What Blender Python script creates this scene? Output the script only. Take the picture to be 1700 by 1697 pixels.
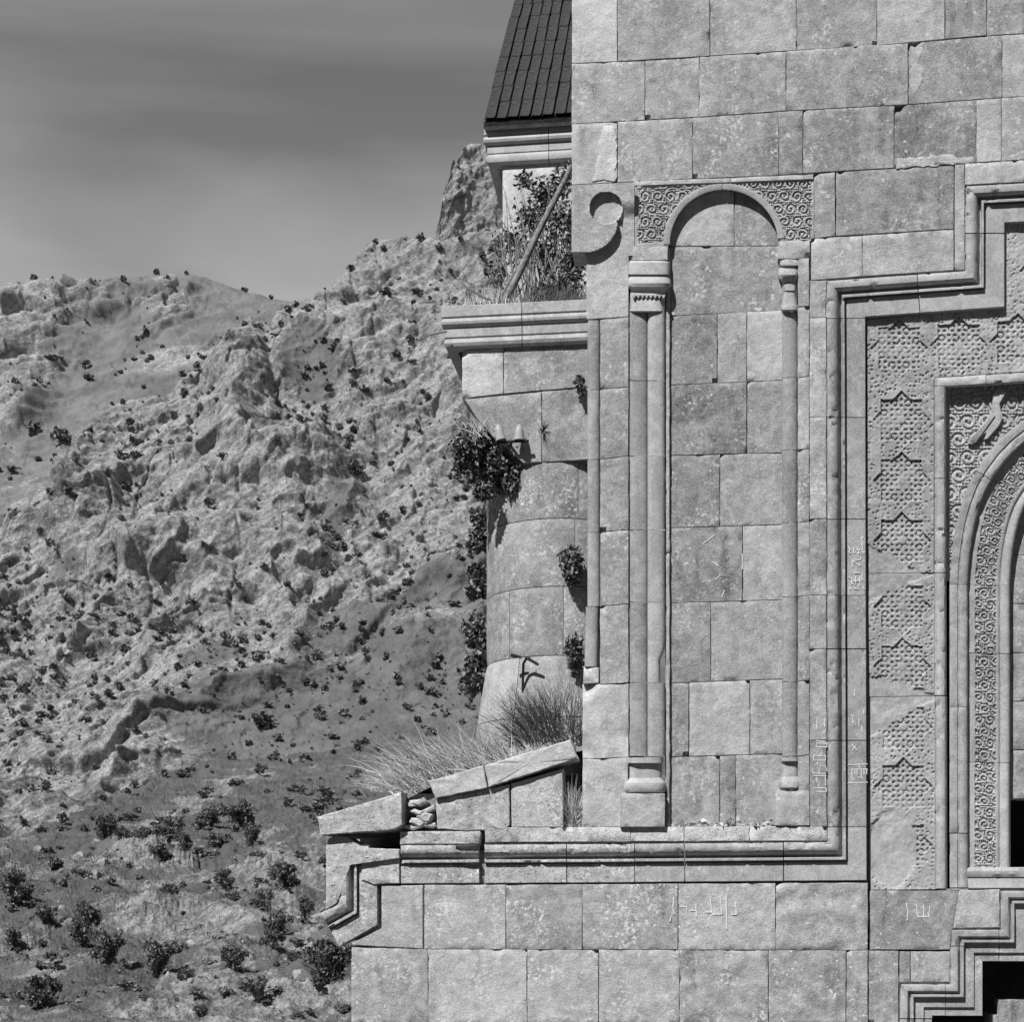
import bpy, math
import numpy as np
from mathutils import Vector

# ------------------------------------------------------------------ clear
for o in list(bpy.data.objects):
    bpy.data.objects.remove(o, do_unlink=True)
scene = bpy.context.scene
col = scene.collection
R = math.radians

# ------------------------------------------------------------------ camera
FPX, CU, HV = 2500.0, 850.0, 1500.0        # focal length in picture units, centre column, eye-level row
CAMZ = 2.6
cam = bpy.data.cameras.new('camera')
cam.sensor_width = 36.0
cam.lens = FPX / 1700.0 * 36.0
cam.shift_y = (HV - 848.5) / 1700.0
cam.clip_start = 0.1
cam.clip_end = 6000.0
camo = bpy.data.objects.new('camera', cam)
camo.location = (0, 0, CAMZ)
camo.rotation_euler = (R(90), 0, 0)
col.objects.link(camo)
cam.dof.use_dof = True                                   # focused on the facade, the mountain a touch soft
cam.dof.focus_distance = 10.4
cam.dof.aperture_fstop = 11.0
scene.camera = camo

# ------------------------------------------------------------------ facade frame (a real plane, yawed 7 degrees)
YAW = R(7.0)
TV = np.array([math.cos(YAW), -math.sin(YAW), 0.0])      # along the wall, to the right
NV = np.array([-math.sin(YAW), -math.cos(YAW), 0.0])     # out of the wall, to the viewer
ZV = np.array([0.0, 0.0, 1.0])
PX = 1.0 / 240.0                                         # one masonry unit = 1/240 m
P0 = np.array([1.456, 10.4, 0.0])

# ------------------------------------------------------------------ sun and sky
SUN_EL, SUN_AZ = R(50.0), R(30.0)                        # azimuth: from the wall's normal to the left
ts = math.cos(SUN_EL) * (math.cos(SUN_AZ) * NV - math.sin(SUN_AZ) * TV) + math.sin(SUN_EL) * ZV
sun = bpy.data.lights.new('sun', 'SUN')
sun.energy = 5.0
sun.angle = R(0.53)
sun.color = (1.0, 1.0, 1.0)                              # black-and-white film
suno = bpy.data.objects.new('sun', sun)
suno.rotation_euler = Vector((-ts[0], -ts[1], -ts[2])).to_track_quat('-Z', 'Y').to_euler()
suno.location = (-10, -10, 30)
col.objects.link(suno)

world = bpy.data.worlds.new('World')
scene.world = world
world.use_nodes = True
wn, wl = world.node_tree.nodes, world.node_tree.links
wn.clear()
wo = wn.new('ShaderNodeOutputWorld')
bg = wn.new('ShaderNodeBackground')
sky = wn.new('ShaderNodeTexSky')
sky.sky_type = 'NISHITA'
sky.sun_disc = False
sky.sun_elevation = SUN_EL
sky.sun_rotation = math.atan2(ts[0], ts[1])
sky.altitude = 1400
sky.dust_density = 1.0
bw = wn.new('ShaderNodeSeparateColor')                   # black-and-white film behind an orange filter: blue sky goes dark
wl.new(sky.outputs[0], bw.inputs[0])
tc = wn.new('ShaderNodeTexCoord')
mp = wn.new('ShaderNodeMapping')
mp.inputs['Scale'].default_value = (1.1, 1.1, 6.0)
mp.inputs['Rotation'].default_value = (R(3), R(-4), 0)
mp.inputs['Location'].default_value = (2.1, 0.5, 0.15)
wl.new(tc.outputs['Generated'], mp.inputs[0])
cn = wn.new('ShaderNodeTexNoise')
cn.inputs['Scale'].default_value = 1.7
cn.inputs['Detail'].default_value = 7
cn.inputs['Roughness'].default_value = 0.45
cn.inputs['Distortion'].default_value = 0.3
wl.new(mp.outputs[0], cn.inputs['Vector'])
cr = wn.new('ShaderNodeMapRange')
cr.inputs['From Min'].default_value = 0.37
cr.inputs['From Max'].default_value = 0.66
cr.inputs['To Min'].default_value = 0.34
cr.inputs['To Max'].default_value = 1.0
wl.new(cn.outputs['Fac'], cr.inputs['Value'])
mx = wn.new('ShaderNodeMixRGB')
mx.inputs[2].default_value = (8.4, 8.4, 8.4, 1)          # thin high cloud
sz = wn.new('ShaderNodeSeparateXYZ'); wl.new(tc.outputs['Generated'], sz.inputs[0])
hz = wn.new('ShaderNodeMapRange'); hz.interpolation_type = 'SMOOTHSTEP'       # the cloud sheet is seen edge-on low down and thins overhead
for k_, v_ in (('From Min', 0.25), ('From Max', 0.75), ('To Min', 1.0), ('To Max', 0.0)): hz.inputs[k_].default_value = v_
wl.new(sz.outputs['Z'], hz.inputs['Value'])
cm = wn.new('ShaderNodeMath'); cm.operation = 'MULTIPLY'
wl.new(cr.outputs[0], cm.inputs[0]); wl.new(hz.outputs[0], cm.inputs[1])
wl.new(cm.outputs[0], mx.inputs[0])
wl.new(bw.outputs[0], mx.inputs[1])
wl.new(mx.outputs[0], bg.inputs[0])
bg.inputs[1].default_value = 0.06
wl.new(bg.outputs[0], wo.inputs[0])

vs = scene.view_settings
vs.view_transform = 'Standard'
vs.look = 'None'
vs.gamma = 1.0
vs.use_curve_mapping = False
vs.exposure = 0.2
scene.render.engine = 'CYCLES'
scene.cycles.max_bounces = 5

# ------------------------------------------------------------------ numpy noise
_rng = np.random.RandomState(7)
_perm = _rng.permutation(256)
_perm = np.concatenate([_perm, _perm, _perm])
_g3 = _rng.normal(size=(256, 3)); _g3 /= np.linalg.norm(_g3, axis=1)[:, None]

def perlin(p):
    """gradient noise of points (...,3), about -0.7..0.7"""
    p = np.asarray(p, float)
    i = np.floor(p).astype(np.int64); f = p - i; i &= 255
    u = f * f * f * (f * (f * 6 - 15) + 10)
    out = 0
    for dx in (0, 1):
        wx = u[..., 0] if dx else 1 - u[..., 0]
        for dy in (0, 1):
            wy = u[..., 1] if dy else 1 - u[..., 1]
            for dz in (0, 1):
                wz = u[..., 2] if dz else 1 - u[..., 2]
                h = _perm[_perm[_perm[(i[..., 0] + dx) & 255] + ((i[..., 1] + dy) & 255)] + ((i[..., 2] + dz) & 255)]
                g = _g3[h]
                dot = g[..., 0] * (f[..., 0] - dx) + g[..., 1] * (f[..., 1] - dy) + g[..., 2] * (f[..., 2] - dz)
                out = out + wx * wy * wz * dot
    return out

def fbm(p, oc=4, gain=0.5):
    a, s, o = 1.0, 0.0, np.asarray(p, float)
    for k in range(oc):
        s = s + a * perlin(o + 13.7 * k); o = o * 2.03; a *= gain
    return s

def ridged(p, oc=4, gain=0.5):
    a, s, o, w = 1.0, 0.0, np.asarray(p, float), 1.0
    for k in range(oc):
        n = 1 - np.abs(perlin(o + 7.1 * k)) * 2.2
        n = np.clip(n, 0, 1) ** 2
        s = s + a * n * w; w = np.clip(n * 1.6, 0, 1); o = o * 2.1; a *= gain
    return s

def worley(p):
    """distance to nearest cell point and that cell's random number"""
    p = np.asarray(p, float)
    i = np.floor(p).astype(np.int64); f = p - i
    best = np.full(p.shape[:-1], 9.0); idv = np.zeros(p.shape[:-1]); sec = np.full(p.shape[:-1], 9.0)
    for dx in (-1, 0, 1):
        for dy in (-1, 0, 1):
            for dz in (-1, 0, 1):
                h = _perm[_perm[_perm[(i[..., 0] + dx) & 255] + ((i[..., 1] + dy) & 255)] + ((i[..., 2] + dz) & 255)]
                c = _g3[h] * 0.35 + 0.5
                dd = (dx + c[..., 0] - f[..., 0]) ** 2 + (dy + c[..., 1] - f[..., 1]) ** 2 + (dz + c[..., 2] - f[..., 2]) ** 2
                nb = dd < best
                sec = np.where(nb, best, np.minimum(sec, dd))
                idv = np.where(nb, h / 255.0, idv)
                best = np.where(nb, dd, best)
    return np.sqrt(best), np.sqrt(sec), idv

def facets(p):
    """broken rock: every cell of a Voronoi pattern is a plane with its own tilt"""
    p = np.asarray(p, float)
    i = np.floor(p).astype(np.int64); f = p - i
    ws = np.zeros(p.shape[:-1]); out = np.zeros(p.shape[:-1])
    for dx in (-1, 0, 1):
        for dy in (-1, 0, 1):
            for dz in (-1, 0, 1):
                h = _perm[_perm[_perm[(i[..., 0] + dx) & 255] + ((i[..., 1] + dy) & 255)] + ((i[..., 2] + dz) & 255)]
                c = _g3[h] * 0.38 + 0.5
                ox, oy, oz = f[..., 0] - dx - c[..., 0], f[..., 1] - dy - c[..., 1], f[..., 2] - dz - c[..., 2]
                dd = ox * ox + oy * oy + oz * oz
                g = _g3[(h + 71) & 255]
                val = g[..., 0] * ox + 0.3 * g[..., 1] * oy + g[..., 2] * oz + 0.15 * g[..., 1]
                w_ = np.exp(-38 * dd); out += w_ * val; ws += w_
    return out / (ws + 1e-12)

def smooth(a, b, x):
    t = np.clip((x - a) / (b - a), 0, 1)
    return t * t * (3 - 2 * t)

def n2(u, v, z=0.0):
    u, v = np.broadcast_arrays(np.asarray(u, float), np.asarray(v, float))
    return np.stack([u, v, np.full(u.shape, float(z))], -1)

# ------------------------------------------------------------------ placing helpers
def F(u, v, d=0.0):
    """picture column/row -> point on the facade plane shifted d units out of the wall"""
    u, v, d = np.broadcast_arrays(np.asarray(u, float), np.asarray(v, float), np.asarray(d, float))
    rx, rz = (u - CU) / FPX, (HV - v) / FPX
    nr = NV[0] * rx + NV[1]
    t = (NV @ P0 + d * PX) / nr
    return np.stack([rx * t, t, CAMZ + rz * t], -1)

def wall_sd(p):
    """world point -> (along, out, height) in wall coordinates, metres"""
    q = np.asarray(p) - P0
    return q @ TV, q @ NV, np.asarray(p)[..., 2]

def Wp(s, d, z):
    s, d, z = np.broadcast_arrays(np.asarray(s, float), np.asarray(d, float), np.asarray(z, float))
    return P0 * np.array([1, 1, 0]) + s[..., None] * TV + d[..., None] * NV + z[..., None] * ZV

def mk(name, verts, faces, mat, parent=None, smooth_ang=35, attrs=None, tone=None, lichen=None, kind=None):
    verts = np.asarray(verts, float).reshape(-1, 3)
    me = bpy.data.meshes.new(name)
    if isinstance(faces, np.ndarray):
        k = faces.shape[1]
        me.vertices.add(len(verts)); me.vertices.foreach_set('co', verts.ravel())
        me.loops.add(faces.size); me.loops.foreach_set('vertex_index', faces.ravel().astype(np.int32))
        me.polygons.add(len(faces))
        me.polygons.foreach_set('loop_start', np.arange(0, faces.size, k, dtype=np.int32))
        me.polygons.foreach_set('loop_total', np.full(len(faces), k, dtype=np.int32))
        me.update(calc_edges=True)
    else:
        me.from_pydata(verts.tolist(), [], [list(map(int, f)) for f in faces])
        me.update()
    if attrs:
        for k_, a in attrs.items():
            at = me.attributes.new(k_, 'FLOAT', 'POINT'); at.data.foreach_set('value', np.asarray(a, np.float32).ravel())
    if smooth_ang:
        me.polygons.foreach_set('use_smooth', np.ones(len(me.polygons), bool))
        if smooth_ang < 180:
            me.set_sharp_from_angle(angle=R(smooth_ang))
    if mat: me.materials.append(mat)
    o = bpy.data.objects.new(name, me)
    col.objects.link(o)
    if parent is not None:
        o.parent = parent
        p = parent
        if p.parent is None and p.type == 'EMPTY':
            o.location = -p.location
    if tone is not None: o['tone'] = float(tone)
    if lichen is not None: o['lichen'] = float(lichen)
    if kind: o['kind'] = kind
    return o

def thing(name, loc, label, cat, group=None, parent=None):
    e = bpy.data.objects.new(name, None)
    e.empty_display_size = 0.2
    col.objects.link(e)
    if parent is not None:
        e.parent = parent
        if parent.parent is None: e.location = -parent.location     # a part-Empty sits at the world origin
        return e
    e.location = Vector(tuple(float(x) for x in loc))
    e['label'] = label; e['category'] = cat
    if group: e['group'] = group
    return e

def grid_faces(nr, nc):
    i = np.arange(nr - 1)[:, None] * nc + np.arange(nc - 1)[None, :]
    return np.stack([i, i + 1, i + 1 + nc, i + nc], -1).reshape(-1, 4)

class MB:
    """collects pieces into one mesh"""
    def __init__(s): s.v, s.f, s.n = [], [], 0
    def add(s, v, f):
        v = np.asarray(v, float).reshape(-1, 3)
        s.f += [[int(i) + s.n for i in q] for q in f]
        s.v.append(v); s.n += len(v)
    def tube(s, pts, rad, k=7):
        pts = np.asarray(pts, float); n = len(pts)
        rad = np.broadcast_to(np.asarray(rad, float), (n,))
        tg = np.gradient(pts, axis=0); tg /= np.linalg.norm(tg, axis=1)[:, None] + 1e-9
        up = np.array([0.3, 0.2, 0.93]); vs_ = []
        for i in range(n):
            a = np.cross(tg[i], up)
            if np.linalg.norm(a) < 1e-3: a = np.cross(tg[i], [1, 0, 0])
            a /= np.linalg.norm(a); b = np.cross(tg[i], a)
            an = np.linspace(0, 2 * math.pi, k, endpoint=False)
            vs_.append(pts[i] + rad[i] * (np.cos(an)[:, None] * a + np.sin(an)[:, None] * b))
        vs_ = np.concatenate(vs_); fs = []
        for i in range(n - 1):
            for j in range(k):
                fs.append([i * k + j, i * k + (j + 1) % k, (i + 1) * k + (j + 1) % k, (i + 1) * k + j])
        fs.append(list(range(k))[::-1]); fs.append([(n - 1) * k + j for j in range(k)])
        s.add(vs_, fs)
    def build(s, name, mat, parent=None, **kw):
        return mk(name, np.concatenate(s.v), s.f, mat, parent, **kw)

# ------------------------------------------------------------------ materials (all neutral: black-and-white film)
def newmat(name):
    m = bpy.data.materials.new(name); m.use_nodes = True
    nt = m.node_tree; b = nt.nodes['Principled BSDF']
    b.inputs['Roughness'].default_value = 0.92
    b.inputs['Specular IOR Level'].default_value = 0.15
    return m, nt.nodes, nt.links, b

def nmath(N, L, op, a, b=None, clamp=False):
    n = N.new('ShaderNodeMath'); n.operation = op; n.use_clamp = clamp
    for i, x in enumerate((a, b)):
        if x is None: continue
        if hasattr(x, 'links') or isinstance(x, bpy.types.NodeSocket): L.new(x, n.inputs[i])
        else: n.inputs[i].default_value = x
    return n.outputs[0]

def nnoise(N, L, vec, scale, det=5, rough=0.55, dist=0.0):
    n = N.new('ShaderNodeTexNoise')
    n.inputs['Scale'].default_value = scale; n.inputs['Detail'].default_value = det
    n.inputs['Roughness'].default_value = rough; n.inputs['Distortion'].default_value = dist
    L.new(vec, n.inputs['Vector']); return n.outputs['Fac']

def nramp(N, L, x, a, b, lo=0.0, hi=1.0):
    n = N.new('ShaderNodeMapRange'); n.interpolation_type = 'SMOOTHSTEP'
    n.inputs['From Min'].default_value = a; n.inputs['From Max'].default_value = b
    n.inputs['To Min'].default_value = lo; n.inputs['To Max'].default_value = hi
    L.new(x, n.inputs['Value']); return n.outputs[0]

def nattr(N, name, kind='OBJECT'):
    n = N.new('ShaderNodeAttribute'); n.attribute_type = kind; n.attribute_name = name
    return n.outputs['Fac']

def stone_mat(name, base, mott=0.20, fine=0.24, lich=1.0, streak=0.10, bump=0.75, scale=1.0, pits=0.10):
    m, N, L, b = newmat(name)
    tcn = N.new('ShaderNodeTexCoord'); oi = N.new('ShaderNodeObjectInfo')
    off = N.new('ShaderNodeVectorMath'); off.operation = 'MULTIPLY_ADD'
    cx = N.new('ShaderNodeCombineXYZ')
    L.new(oi.outputs['Random'], cx.inputs[0]); L.new(oi.outputs['Random'], cx.inputs[1]); L.new(oi.outputs['Random'], cx.inputs[2])
    L.new(cx.outputs[0], off.inputs[0]); off.inputs[1].default_value = (37, 51, 23)
    L.new(tcn.outputs['Object'], off.inputs[2])
    vec = off.outputs[0]
    n1 = nnoise(N, L, vec, 3.0 * scale, 5, 0.55, 0.3)
    n2_ = nnoise(N, L, vec, 16.0 * scale, 7, 0.65)
    n3 = nnoise(N, L, vec, 95.0 * scale, 3, 0.6)
    x = nmath(N, L, 'ADD', nattr(N, 'tone'), base)
    for n_, a in ((n1, mott * 1.0), (n2_, fine * 1.35), (n3, 0.40)):
        x = nmath(N, L, 'ADD', x, nmath(N, L, 'MULTIPLY', nmath(N, L, 'SUBTRACT', n_, 0.5), a))
    x = nmath(N, L, 'ADD', x, nmath(N, L, 'MULTIPLY', nmath(N, L, 'SUBTRACT', oi.outputs['Random'], 0.5), 0.05))
    pt = nramp(N, L, nnoise(N, L, vec, 5.5 * scale, 8, 0.62, 0.8), 0.49, 0.55, -0.03, 0.03)      # stained patches with ragged edges
    x = nmath(N, L, 'ADD', x, pt)
    # rain streaks: noise stretched down the wall
    mpn = N.new('ShaderNodeMapping'); mpn.inputs['Scale'].default_value = (1, 1, 0.16); L.new(vec, mpn.inputs[0])
    st = nramp(N, L, nnoise(N, L, mpn.outputs[0], 9.0, 4, 0.5), 0.55, 0.75)
    x = nmath(N, L, 'SUBTRACT', x, nmath(N, L, 'MULTIPLY', st, streak))
    pit = nramp(N, L, nnoise(N, L, vec, 60.0 * scale, 4, 0.7), 0.30, 0.40 + pits * 0.25, pits, 0.0)
    x = nmath(N, L, 'SUBTRACT', x, pit)
    # pale lichen: small flecks gathered in patches
    pa = nramp(N, L, nnoise(N, L, vec, 4.0, 3, 0.6), 0.47, 0.66)
    fl = nramp(N, L, nnoise(N, L, vec, 42.0, 5, 0.6), 0.52, 0.62)
    am = nmath(N, L, 'MULTIPLY', nmath(N, L, 'MULTIPLY', pa, fl), nmath(N, L, 'ADD', nmath(N, L, 'MULTIPLY', nattr(N, 'lichen'), 1.0), 0.35 * lich), True)
    sp = nramp(N, L, nnoise(N, L, vec, 26.0, 2, 0.5), 0.68, 0.72)
    am = nmath(N, L, 'MAXIMUM', am, nmath(N, L, 'MULTIPLY', sp, 0.75 * lich))
    mixn = N.new('ShaderNodeMix'); mixn.data_type = 'FLOAT'
    L.new(am, mixn.inputs[0]); L.new(nmath(N, L, 'MAXIMUM', x, 0.03), mixn.inputs[2]); mixn.inputs[3].default_value = min(0.62, base + 0.24)
    L.new(mixn.outputs[0], b.inputs['Base Color'])
    bp = N.new('ShaderNodeBump'); bp.inputs['Strength'].default_value = bump; bp.inputs['Distance'].default_value = 0.012
    L.new(nmath(N, L, 'ADD', nmath(N, L, 'MULTIPLY', n2_, 1.0), nmath(N, L, 'MULTIPLY', n3, 0.35)), bp.inputs['Height'])
    L.new(bp.outputs[0], b.inputs['Normal'])
    return m

def plain_mat(name, c, var=0.3, scale=20.0, rough=0.9, bump=0.0, rnd=0.0):
    m, N, L, b = newmat(name)
    tcn = N.new('ShaderNodeTexCoord')
    n = nnoise(N, L, tcn.outputs['Object'], scale, 5, 0.6)
    x = nmath(N, L, 'MULTIPLY', nramp(N, L, n, 0.2, 0.8, 1 - var, 1 + var), c)
    if rnd:
        oi = N.new('ShaderNodeObjectInfo')
        x = nmath(N, L, 'MULTIPLY', x, nramp(N, L, oi.outputs['Random'], 0, 1, 1 - rnd, 1 + rnd))
    L.new(x, b.inputs['Base Color'])
    b.inputs['Roughness'].default_value = rough
    if bump:
        bp = N.new('ShaderNodeBump'); bp.inputs['Strength'].default_value = bump; bp.inputs['Distance'].default_value = 0.02
        L.new(n, bp.inputs['Height']); L.new(bp.outputs[0], b.inputs['Normal'])
    return m

def leaf_mat(name, lo, hi):
    """leaf tone varies leaf by leaf through a vertex attribute"""
    m, N, L, b = newmat(name)
    x = nramp(N, L, nattr(N, 'leaf', 'GEOMETRY'), 0, 1, lo, hi)
    L.new(x, b.inputs['Base Color'])
    b.inputs['Roughness'].default_value = 0.7
    b.inputs['Specular IOR Level'].default_value = 0.3
    return m

def land_mat(name, rock, grass, s, bump=0.8, dist=0.5):
    """s: noise scale per metre for this sheet"""
    m, N, L, b = newmat(name)
    tcn = N.new('ShaderNodeTexCoord'); vec = tcn.outputs['Object']
    r = nattr(N, 'rock', 'GEOMETRY')
    a1 = nnoise(N, L, vec, 0.12 * s, 6, 0.6); a2 = nnoise(N, L, vec, 0.9 * s, 6, 0.65); a3 = nnoise(N, L, vec, 4.0 * s, 4, 0.6)
    mpn = N.new('ShaderNodeMapping'); mpn.inputs['Rotation'].default_value = (0, R(38), 0); mpn.inputs['Scale'].default_value = (0.22, 0.5, 1.6); L.new(vec, mpn.inputs[0])
    mp2 = N.new('ShaderNodeMapping'); mp2.inputs['Rotation'].default_value = (0, R(38), 0); L.new(vec, mp2.inputs[0]); mp3 = N.new('ShaderNodeMapping'); mp3.inputs['Scale'].default_value = (0.2, 0.4, 1.3); L.new(mp2.outputs[0], mp3.inputs[0])
    a4 = nnoise(N, L, mp3.outputs[0], 0.55 * s, 7, 0.68, 0.6)
    rr = nramp(N, L, nmath(N, L, 'ADD', r, nmath(N, L, 'MULTIPLY', nmath(N, L, 'SUBTRACT', a2, 0.5), 0.7)), 0.36, 0.64)
    rk = nmath(N, L, 'MULTIPLY', nmath(N, L, 'ADD', nramp(N, L, a2, 0.25, 0.75, 0.62, 1.2), nramp(N, L, a3, 0.25, 0.75, -0.24, 0.24)), rock)
    rk = nmath(N, L, 'MULTIPLY', rk, nramp(N, L, a1, 0.3, 0.7, 0.82, 1.12))
    rk = nmath(N, L, 'MULTIPLY', rk, nramp(N, L, a4, 0.36, 0.58, 0.66, 1.12))
    gr = nmath(N, L, 'MULTIPLY', nmath(N, L, 'ADD', nramp(N, L, a1, 0.3, 0.7, 0.75, 1.2), nramp(N, L, a3, 0.25, 0.75, -0.3, 0.3)), grass)
    vo = N.new('ShaderNodeTexVoronoi'); vo.feature = 'DISTANCE_TO_EDGE'; vo.inputs['Scale'].default_value = 0.22 * s
    wv = N.new('ShaderNodeVectorMath'); wv.operation = 'MULTIPLY_ADD'; nz_ = N.new('ShaderNodeTexNoise'); nz_.inputs['Scale'].default_value = 0.5 * s; nz_.inputs['Detail'].default_value = 4; L.new(vec, nz_.inputs['Vector'])
    L.new(nz_.outputs['Color'], wv.inputs[0]); wv.inputs[1].default_value = (5.0 / s, 5.0 / s, 5.0 / s); L.new(mp3.outputs[0], wv.inputs[2]); L.new(wv.outputs[0], vo.inputs['Vector'])
    rk = nmath(N, L, 'MULTIPLY', rk, nramp(N, L, vo.outputs['Distance'], 0.0, 0.07, 0.68, 1.0))
    rk = nmath(N, L, 'MULTIPLY', rk, nramp(N, L, nnoise(N, L, vec, 2.0 * s, 6, 0.75), 0.36, 0.56, 0.72, 1.12))
    mixn = N.new('ShaderNodeMix'); mixn.data_type = 'FLOAT'
    L.new(rr, mixn.inputs[0]); L.new(gr, mixn.inputs[2]); L.new(rk, mixn.inputs[3])
    L.new(mixn.outputs[0], b.inputs['Base Color'])
    bp = N.new('ShaderNodeBump'); bp.inputs['Strength'].default_value = bump; bp.inputs['Distance'].default_value = dist
    L.new(nmath(N, L, 'ADD', nmath(N, L, 'ADD', a2, a4), nmath(N, L, 'MULTIPLY', a3, 0.4)), bp.inputs['Height'])
    L.new(bp.outputs[0], b.inputs['Normal'])
    return m

M = {
    'ashlar': stone_mat('ashlar stone', 0.355),
    'rough': stone_mat('weathered stone', 0.375, mott=0.2, fine=0.26, bump=0.9, lich=1.7, pits=0.13),
    'pitted': stone_mat('lichen-pitted stone', 0.41, mott=0.22, fine=0.3, bump=1.0, lich=1.8, pits=0.30),
    'carved': stone_mat('carved stone', 0.36, mott=0.08, fine=0.08, lich=0.25, streak=0.03, bump=0.25),
    'pale': stone_mat('freshly spalled stone', 0.50, mott=0.1, fine=0.2, lich=0.3, bump=0.9),
    'smooth': stone_mat('dressed moulding stone', 0.35, mott=0.10, fine=0.10, lich=0.35, streak=0.06, bump=0.3),
    'mortar': plain_mat('lime mortar', 0.22, 0.4, 40, bump=0.4),
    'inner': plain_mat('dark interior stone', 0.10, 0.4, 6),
    'tile': plain_mat('dark roof tile', 0.045, 0.5, 14, rough=0.85, bump=0.3, rnd=0.05),
    'wood': plain_mat('weathered wood', 0.20, 0.5, 30, bump=0.5),
    'bark': plain_mat('bark', 0.10, 0.5, 30, bump=0.5),
    'twig': plain_mat('grey twig', 0.20, 0.5, 30),
    'iron': plain_mat('rusted iron', 0.03, 0.5, 60, rough=0.7),
    'porcelain': plain_mat('white porcelain', 0.36, 0.1, 30, rough=0.3),
    'scratch': plain_mat('scratched pale stone', 0.70, 0.35, 90),
    'soil': plain_mat('dry soil', 0.17, 0.5, 9, bump=0.7),
    'leaf': leaf_mat('shrub leaf', 0.03, 0.26),
    'leafdark': leaf_mat('juniper leaf', 0.04, 0.2),
    'leafpale': leaf_mat('grey-green scrub leaf', 0.06, 0.25),
    'straw': leaf_mat('dry grass blade', 0.26, 0.60),
    'sedge': leaf_mat('dark grass blade', 0.03, 0.15),
    'boulder': stone_mat('limestone boulder', 0.27, mott=0.2, fine=0.3, lich=0.2, scale=0.4, bump=1.0),
    'drygrass': leaf_mat('dry slope grass', 0.05, 0.26),
    'mount': land_mat('limestone mountain', 0.285, 0.13, 1.0),
    'far': land_mat('far hill', 0.29, 0.15, 0.6),
    'crag': land_mat('dark crag', 0.27, 0.17, 0.5),
    'near': land_mat('near slope', 0.28, 0.115, 3.0, dist=0.25),
    'lawn': plain_mat('dark turf', 0.07, 0.4, 0.3),
}
rng = np.random.RandomState(11)
# ================================================================== TERRAIN
def ray(u, v, d):
    u, v, d = np.broadcast_arrays(np.asarray(u, float), np.asarray(v, float), np.asarray(d, float))
    return np.stack([(u - CU) / FPX * d, d, CAMZ + (HV - v) / FPX * d], -1)

def ip(pts, u):
    a = np.array(pts, float); return np.interp(u, a[:, 0], a[:, 1])

def blob(U, V, cu, cv, ru, rv, rot=0.0):
    c, s = math.cos(R(rot)), math.sin(R(rot))
    x, y = (U - cu), (V - cv)
    a, b = (x * c + y * s) / ru, (-x * s + y * c) / rv
    return np.exp(-(a * a + b * b))

SHEETS = {}; GULLY = {}
def slope_sheet(name, mat, ua, crest, vbot, dist, step, disp, rockf, back=8):
    """a hillside: columns are bearings, rows climb from its foot to its crest, then drop behind"""
    vc = ip(crest, ua)
    n = int((vbot - vc.min()) / step)
    w = np.linspace(0, 1, n)[:, None]
    V = vbot + (vc[None, :] - vbot) * w
    U = np.broadcast_to(ua[None, :], V.shape)
    D = dist(U, V)
    P = ray(U, V, D)
    disp_v, extra = disp(P, U, V, w)
    P = P + disp_v
    rk = rockf(P, U, V, extra)
    # the far side of the crest
    top = P[-1]
    rows = [top + np.stack([np.zeros(len(ua)), np.full(len(ua), 0.06 * k * D[-1].mean()), -0.035 * k * k * D[-1].mean() * np.ones(len(ua))], -1) for k in range(1, back)]
    A = np.concatenate([P, np.stack(rows)], 0)
    rkA = np.concatenate([rk, np.repeat(rk[-1:], back - 1, 0)], 0)
    o = mk(name, A.reshape(-1, 3), grid_faces(A.shape[0], A.shape[1])[:, ::-1].copy()[:, ::-1], mat, smooth_ang=180, attrs={'rock': rkA.ravel()})
    o['kind'] = 'structure'
    SHEETS[name] = (U, V, P, rk)
    GULLY[name] = extra[1] if name == 'mountain' else np.zeros_like(rk)
    return o

def ucols(lo, hi, fine, a=-60, b=985):
    return np.concatenate([np.arange(lo, a, 14.0), np.arange(a, b, fine), np.arange(b, hi, 18.0)])

def strata(P, ang, ys=0.4):
    """rotate so that beds dip to the lower left"""
    c, s = math.cos(R(ang)), math.sin(R(ang))
    a = P[..., 0] * c + P[..., 2] * s
    b = -P[..., 0] * s + P[..., 2] * c
    return a, P[..., 1] * ys, b

NRM = np.array([0.0, -0.86, 0.51])

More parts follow.
